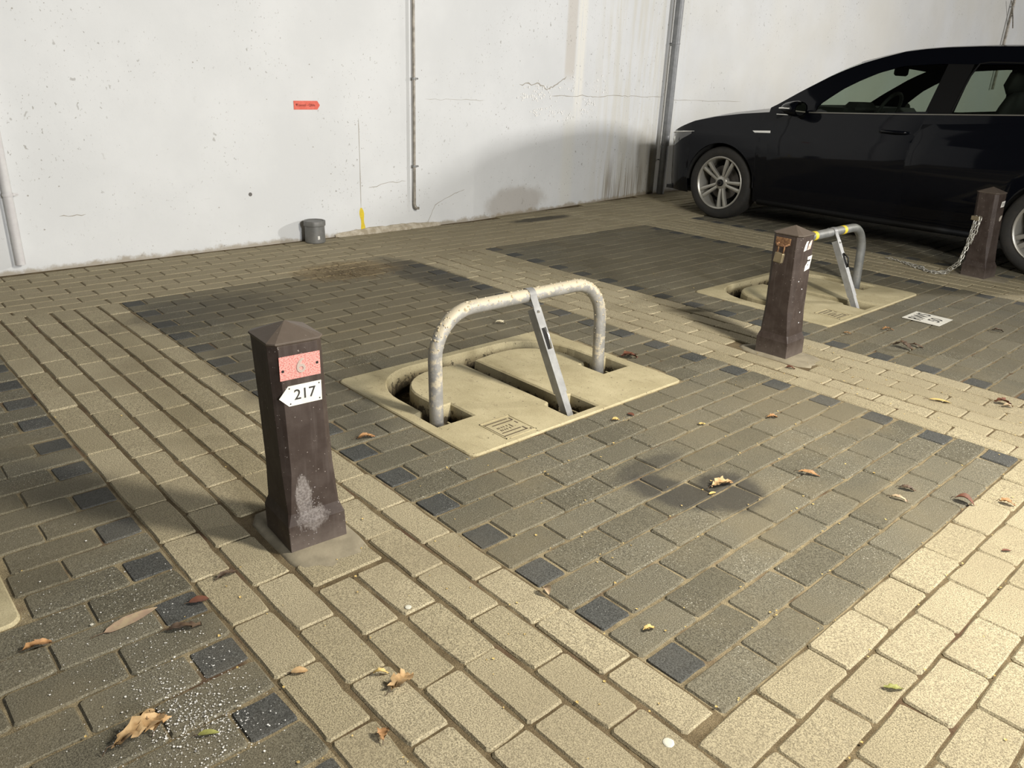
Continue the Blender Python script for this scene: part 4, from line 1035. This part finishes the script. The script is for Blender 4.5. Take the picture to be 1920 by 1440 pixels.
for sd in (-1, 1):
    S = np.linspace(.74, 3.05, 50)
    gstrip('roof_rail', sd, [((float(s), wt(s)), (float(s), zr(s))) for s in S], M_CAR, 3, th=.02)
    S = np.linspace(.36, .76, 9)
    gstrip('a_pillar_base', sd, [((float(s), zsh(s)-.01), (float(s), zr(s))) for s in S], M_CAR, 3, th=.02)
    L1 = lambda b0, b1, t0, t1, n=14: [((b0+(b1-b0)*i/n, zsh(b0+(b1-b0)*i/n)-.005), (t0+(t1-t0)*i/n, wt(t0+(t1-t0)*i/n)+.002)) for i in range(n+1)]
    gstrip('front_door_window', sd, L1(.755, 1.605, .762, 1.645), M_GLASS, off=-.006)
    gstrip('b_pillar', sd, L1(1.60, 1.785, 1.64, 1.815, 3), M_TRIM, th=.03)
    gstrip('rear_door_window', sd, L1(1.78, 2.50, 1.81, 2.62), M_GLASS, off=-.006)
    gstrip('c_pillar', sd, L1(2.48, 3.28, 2.60, 3.05, 8), M_CAR, th=.02)
    # rounded front corner frame strips and chrome line
    line = [(float(s), YC+sd*(gy(s, zsh(s))+.016), zsh(s)+.004) for s in np.linspace(.72, 3.0, 30)]
    link('belt_trim', MB().tube(line, .005, 6).me(), simple('dim_chrome', (.30, .29, .26), .35, .7) if 'dim_chrome' not in bpy.data.materials else bpy.data.materials['dim_chrome'], car)
    ln = [(s, YC+sd*(gy(s, z)+.003), z) for s, z in ((1.785, 1.03), (1.80, 1.15), (1.818, 1.27), (1.85, 1.35), (1.92, 1.362), (2.2, 1.36), (2.6, 1.34))]
    link('window_seal', MB().tube(ln, .006, 6).me(), M_TRIM, car)
# roof
m = MB(); RS = list(np.linspace(1.0, 3.05, 26)); K = 14
for s in RS:
    hw = gy(s, zr(s)); fade = max(0, 1-(s-1.0)/.6); fr2 = max(0, 1-(3.05-s)/.5)
    for k in range(K+1):
        y = -1+2*k/K; q = 1-y*y; m.v.append((s-.19*q*fade+.10*q*fr2, YC+hw*y, zr(s)+(.030+.008*fade)*(1-abs(y)**2.4)))
for i in range(len(RS)-1):
    for k in range(K): m.f.append((i*(K+1)+k, (i+1)*(K+1)+k, (i+1)*(K+1)+k+1, i*(K+1)+k+1))
b_ = len(m.v); n0 = len(m.f); m.v += [(x, y, z-.03) for x, y, z in m.v]; m.f += [tuple(q+b_ for q in f[::-1]) for f in m.f[:n0]]
link('roof', m.me(True), M_CAR, car)
def pane(name, A, Bq, bow0, bow1, zc0, zc1, mat=None):
    m = MB(); K = 12; I = 8
    for i in range(I+1):
        t = i/I; s = A[0]+(Bq[0]-A[0])*t; z = zr(s) if name == 'windshield' else A[1]+(Bq[1]-A[1])*t
        hw = gy(min(s, 3.05), min(z, 1.45))-(.012)
        for k in range(K+1):
            y = -1+2*k/K; q = 1-y*y; m.v.append((s+(bow0+(bow1-bow0)*t)*q, YC+hw*y, z+(zc0+(zc1-zc0)*t)*q))
    for i in range(I):
        for k in range(K): m.f.append((i*(K+1)+k, (i+1)*(K+1)+k, (i+1)*(K+1)+k+1, i*(K+1)+k+1))
    return link(name, m.me(True), mat or M_GLASS, car)
pane('windshield', (.38, .98), (1.0, 1.335), -.26, -.19, -.01, .036)
pane('rear_window', (3.05, 1.395), (3.30, 1.07), .10, .06, .03, .01)
# doors as proud panels
def door(name, sd, front, rear):
    m = MB(); KZ = 14; KS = 14
    for k in range(KZ+1):
        z0_, z1_ = .26, None
        for i in range(KS+1):
            t = i/KS; zt_ = zsh(.4+1.9*t)-.012; z = z0_+(zt_-z0_)*k/KZ; s = interp(front, z)*(1-t)+interp(rear, z)*t
            e = 0 if i in (0, KS) or k in (0, KZ) else .004
            m.v.append((s, YC+sd*(side_y(s, z)+e), z))
    for k in range(KZ):
        for i in range(KS): a = k*(KS+1)+i; m.f.append((a, a+1, a+KS+2, a+KS+1))
    return auto(link(name, m.me(True), M_CAR, car), 40)
FR = [(.2, .42), (.43, .433), (.73, .40), (.88, .43), (1.0, .47)]; GP = [(.2, 1.62), (.33, 1.59), (.55, 1.556), (.68, 1.558), (.82, 1.577), (1.0, 1.633)]
RE = [(.2, 2.20), (.35, 2.23), (.6, 2.36), (.8, 2.52), (1.05, 2.60)]
sh_ = lambda a, d: [(z, s+d) for z, s in a]
for sd in (-1, 1):
    for nm, a, b in (('front_door', sh_(FR, .004), sh_(GP, -.004)), ('rear_door', sh_(GP, .004), RE)):
        dd = door(nm, sd, a, b)
        c = (1.43, .862) if nm == 'front_door' else (2.42, .905)
        h = MB(); yy = YC+sd*(side_y(c[0], c[1])+.004)
        h.tube([(c[0]-.11, yy, c[1]), (c[0]-.09, yy+sd*.022, c[1]+.002), (c[0], yy+sd*.03, c[1]+.003), (c[0]+.08, yy+sd*.022, c[1]+.004), (c[0]+.11, yy, c[1]+.004)], [.008, .011, .012, .011, .008], 8)
        link('door_handle', h.me(True), M_CAR, dd)
    link('fender_trim', MB().prism([(.252, .786), (.275, .772), (.422, .780), (.420, .798)], 0, .006, Matrix(((1, 0, 0, 0), (0, 0, sd, YC+sd*(side_y(.3, .785)+.001)), (0, 1, 0, 0), (0, 0, 0, 1)))).me(), M_CHROME, car, label='bright chrome fender strip')
    link('mirror_foot_trim', MB().tube([(.44, YC+sd*(side_y(.45, .93)+.004), .930), (.56, YC+sd*(side_y(.55, .93)+.004), .932)], .005, 6).me(), M_CHROME, car)
    # headlamp
    hl = MB(); vs = []
    for s, z0_, z1_ in ((-.80, .575, .66), (-.74, .57, .69), (-.66, .575, .70), (-.57, .60, .715), (-.47, .66, .725), (-.36, .715, .735)):
        for z in (z0_, (z0_+z1_)/2, z1_): vs.append((s, YC+sd*(Wp(s)*fbul(z)+.005), z))
    hl.add(vs, [(i*3+k, i*3+3+k, i*3+4+k, i*3+1+k) for i in range(5) for k in range(2)])
    h = link('headlamp', hl.me(True), M_LAMP, car)
    link('light_strip', MB().tube([(s, YC+sd*(Wp(s)*fbul(z)+.007), z) for s, z in ((-.66, .700), (-.58, .714), (-.46, .726), (-.33, .738))], [.006, .007, .007, .002], 6).me(), M_CHROME, h, label='bright light strip')
    link('lens', blobm(.022, 1, .5, 1.3, 5), M_CHROME, h, loc=(-.60, YC+sd*(Wp(-.60)*fbul(.64)-.004), .645))
    # door mirror
    mm = MB(); ysd = YC+sd*(.89+.10)
    prof = [(.0, .012), (.02, .03), (.05, .047), (.10, .058), (.14, .062), (.165, .055)]
    for t, h_ in prof:
        for k in range(12):
            a = 2*PI*k/12; mm.v.append((.53+t+.02, ysd+sd*math.cos(a)*h_*1.7*(1 if sd*math.cos(a)*sd > 0 else 1.15), .985+math.sin(a)*h_*1.0))
    for i in range(len(prof)-1):
        for k in range(12): mm.f.append((i*12+k, i*12+(k+1) % 12, i*12+12+(k+1) % 12, i*12+12+k))
    mm.f.append(tuple(range(12))[::-1])
    mo = link('door_mirror', mm.me(True), M_CAR, car)
    gm = MB(); gm.add([(.716, ysd+sd*math.cos(2*PI*k/12)*.085, .985+math.sin(2*PI*k/12)*.050) for k in range(12)], [tuple(range(12))]); link('mirror_glass', gm.me(), M_MIR, mo)
    link('mirror_stem', MB().tube([(.66, YC+sd*.86, .935), (.66, ysd-sd*.03, .955)], [.03, .025], 8).me(True), M_TRIM, mo)
    link('indicator', MB().tube([(.575, ysd+sd*.085, .985), (.625, ysd+sd*.100, .988), (.675, ysd+sd*.104, .988)], .0065, 6).me(), M_CHROME, mo)
    # sill
    link('sill', MB().tube([(.36, YC+sd*.82, .205), (1.3, YC+sd*.825, .205), (2.2, YC+sd*.82, .21)], .028, 8).me(True), M_TRIM, car)
# wheels
def wheel(c, sd):
    m = MB(); f = -sd
    Y0 = YC+sd*.885*.985; y = lambda d: Y0-sd*d
    def lat(mb, prof, n=48): return mb.lathe([(r, 0) for r, d in prof], n, 'y')
    def L_(prof, n=48):
        q = MB()
        for r, d in prof:
            for k in range(n): a = 2*PI*k/n; q.v.append((c+r*math.cos(a), y(d), .315+r*math.sin(a)))
        for i in range(len(prof)-1):
            for k in range(n): q.f.append((i*n+k, i*n+(k+1) % n, i*n+n+(k+1) % n, i*n+n+k))
        return q
    rim = L_([(.212, .02), (.221, .008), (.226, .006), (.232, .012), (.228, .03), (.212, .05), (.205, .12), (.205, .20)])
    w = link('wheel', rim.me(True), M_RIM, car)
    link('tyre', L_([(.228, .02), (.235, .012), (.26, .002), (.285, .003), (.303, .012), (.311, .03), (.315, .06), (.315, .16), (.305, .205), (.23, .21)]).me(True), M_TYRE, w)
    link('brake_disc', L_([(0, .085), (.05, .085), (.06, .10), (.150, .10), (.150, .115)]).me(), M_DISC, w)
    link('wheel_back', L_([(0, .17), (.207, .17)]).me(), M_INT, w)
    for i in range(5):
        a0 = PI/2+2*PI*i/5+math.radians(-72/2+8+5)
        for s_ in (-1, 1):
            q = MB(); a1, a2 = a0+s_*.26, a0+s_*.155; n1, n2 = .045, .213
            p0 = Vector((c+n1*math.cos(a1), 0, .315+n1*math.sin(a1))); p1 = Vector((c+n2*math.cos(a2), 0, .315+n2*math.sin(a2))); dr = (p1-p0).normalized(); nr = Vector((-dr.z, 0, dr.x))
            vs = []
            for p_, hw, d in ((p0, .011, .045), (p0.lerp(p1, .5), .013, .028), (p1, .017, .022)):
                for sg, dd in ((-1, d+.03), (-1, d+.004), (-.45, d), (.45, d), (1, d+.004), (1, d+.03)): vs.append(p_+nr*hw*sg+Vector((0, y(dd), 0)))
            q.add(vs, [(r*6+k, r*6+(k+1) % 6, r*6+6+(k+1) % 6, r*6+6+k) for r in range(2) for k in range(6)]+[(0, 1, 2, 3, 4, 5)[::-1], (12, 13, 14, 15, 16, 17)])
            auto(link('spoke', q.me(), M_RIM, w), 30)
        b_ = L_([(0, 0)]); ab = a0+PI/5; lb = MB().lathe([(0, .0), (.009, .0), (.011, .01)], 8, 'y'); link('wheel_bolt', lb.me(), M_BLACK, w, loc=(c+.052*math.cos(ab), y(.05), .315+.052*math.sin(ab)))
    link('hub', L_([(0, .04), (.05, .04), (.065, .055), (.066, .08)], 24).me(True), M_RIM, w)
    link('hub_cap', L_([(0, .022), (.026, .023), (.030, .028), (.031, .045)], 24).me(True), M_TRIM, w)
    link('cap_emblem', L_([(.017, .0215), (.0195, .0215)], 24).me(), M_DISC, w)
for c in AX:
    for sd in (-1, 1): wheel(c, sd)
# interior
m = MB(); m.box((.68, YC, .955), (.55, 1.42, .10), bev=.04); m.box((.90, YC-.37, 1.0), (.16, .34, .10), bev=.04)
auto(link('dashboard', m.me(), M_INT, car))
m = MB(); cc = Vector((1.12, YC-.37, .965)); pts_ = []
for k in range(24):
    a = 2*PI*k/24; pts_.append(cc+Vector((.07*math.sin(a), .18*math.cos(a), .165*math.sin(a))))
m.tube(pts_, .014, 8, closed=True); m.tube([cc+Vector((0, -.17, 0)), cc, cc+Vector((0, .17, 0))], .016, 6); m.tube([cc, cc+Vector((-.2, 0, -.06))], .03, 8)
link('steering_wheel', m.me(True), M_INT, car)
for y in (YC-.37, YC+.37):
    m = MB()
    m.box((1.62, y, .62), (.52, .48, .16), bev=.05)
    Rm = Matrix.Rotation(math.radians(18), 3, 'Y')
    m.box((1.98, y, .90), (.15, .48, .60), Rm, bev=.06)
    s_ = link('seat', m.me(), M_INT, car); auto(s_, 60); sb = s_.modifiers.new('s', 'SUBSURF'); sb.levels = 1; sb.render_levels = 1
    h = MB(); h.box((2.02, y, 1.245), (.11, .27, .19), Rm, bev=.05); h.box((2.0, y, 1.13), (.02, .12, .10), Rm); ho = link('headrest', h.me(), M_INT, s_); auto(ho, 60)
    for dy in (-.05, .05): link('headrest_post', MB().tube([(1.985, y+dy, 1.08), (2.01, y+dy, 1.17)], .006, 6).me(), M_CHROME, ho)
m = MB(); m.box((2.75, YC, .80), (.5, 1.25, .5), bev=.08); m.box((3.0, YC, .98), (.15, 1.25, .35), bev=.05); auto(link('rear_bench', m.me(), M_INT, car), 60)
m = MB(); m.box((1.02, YC, 1.300), (.035, .23, .075), bev=.015); m.tube([(1.0, YC, 1.31), (.93, YC, 1.385)], .012, 6); auto(link('interior_mirror', m.me(), M_INT, car))
m = MB(); m.box((1.1, YC, .55), (1.1, .25, .3), bev=.04); link('centre_console', m.me(), M_INT, car)
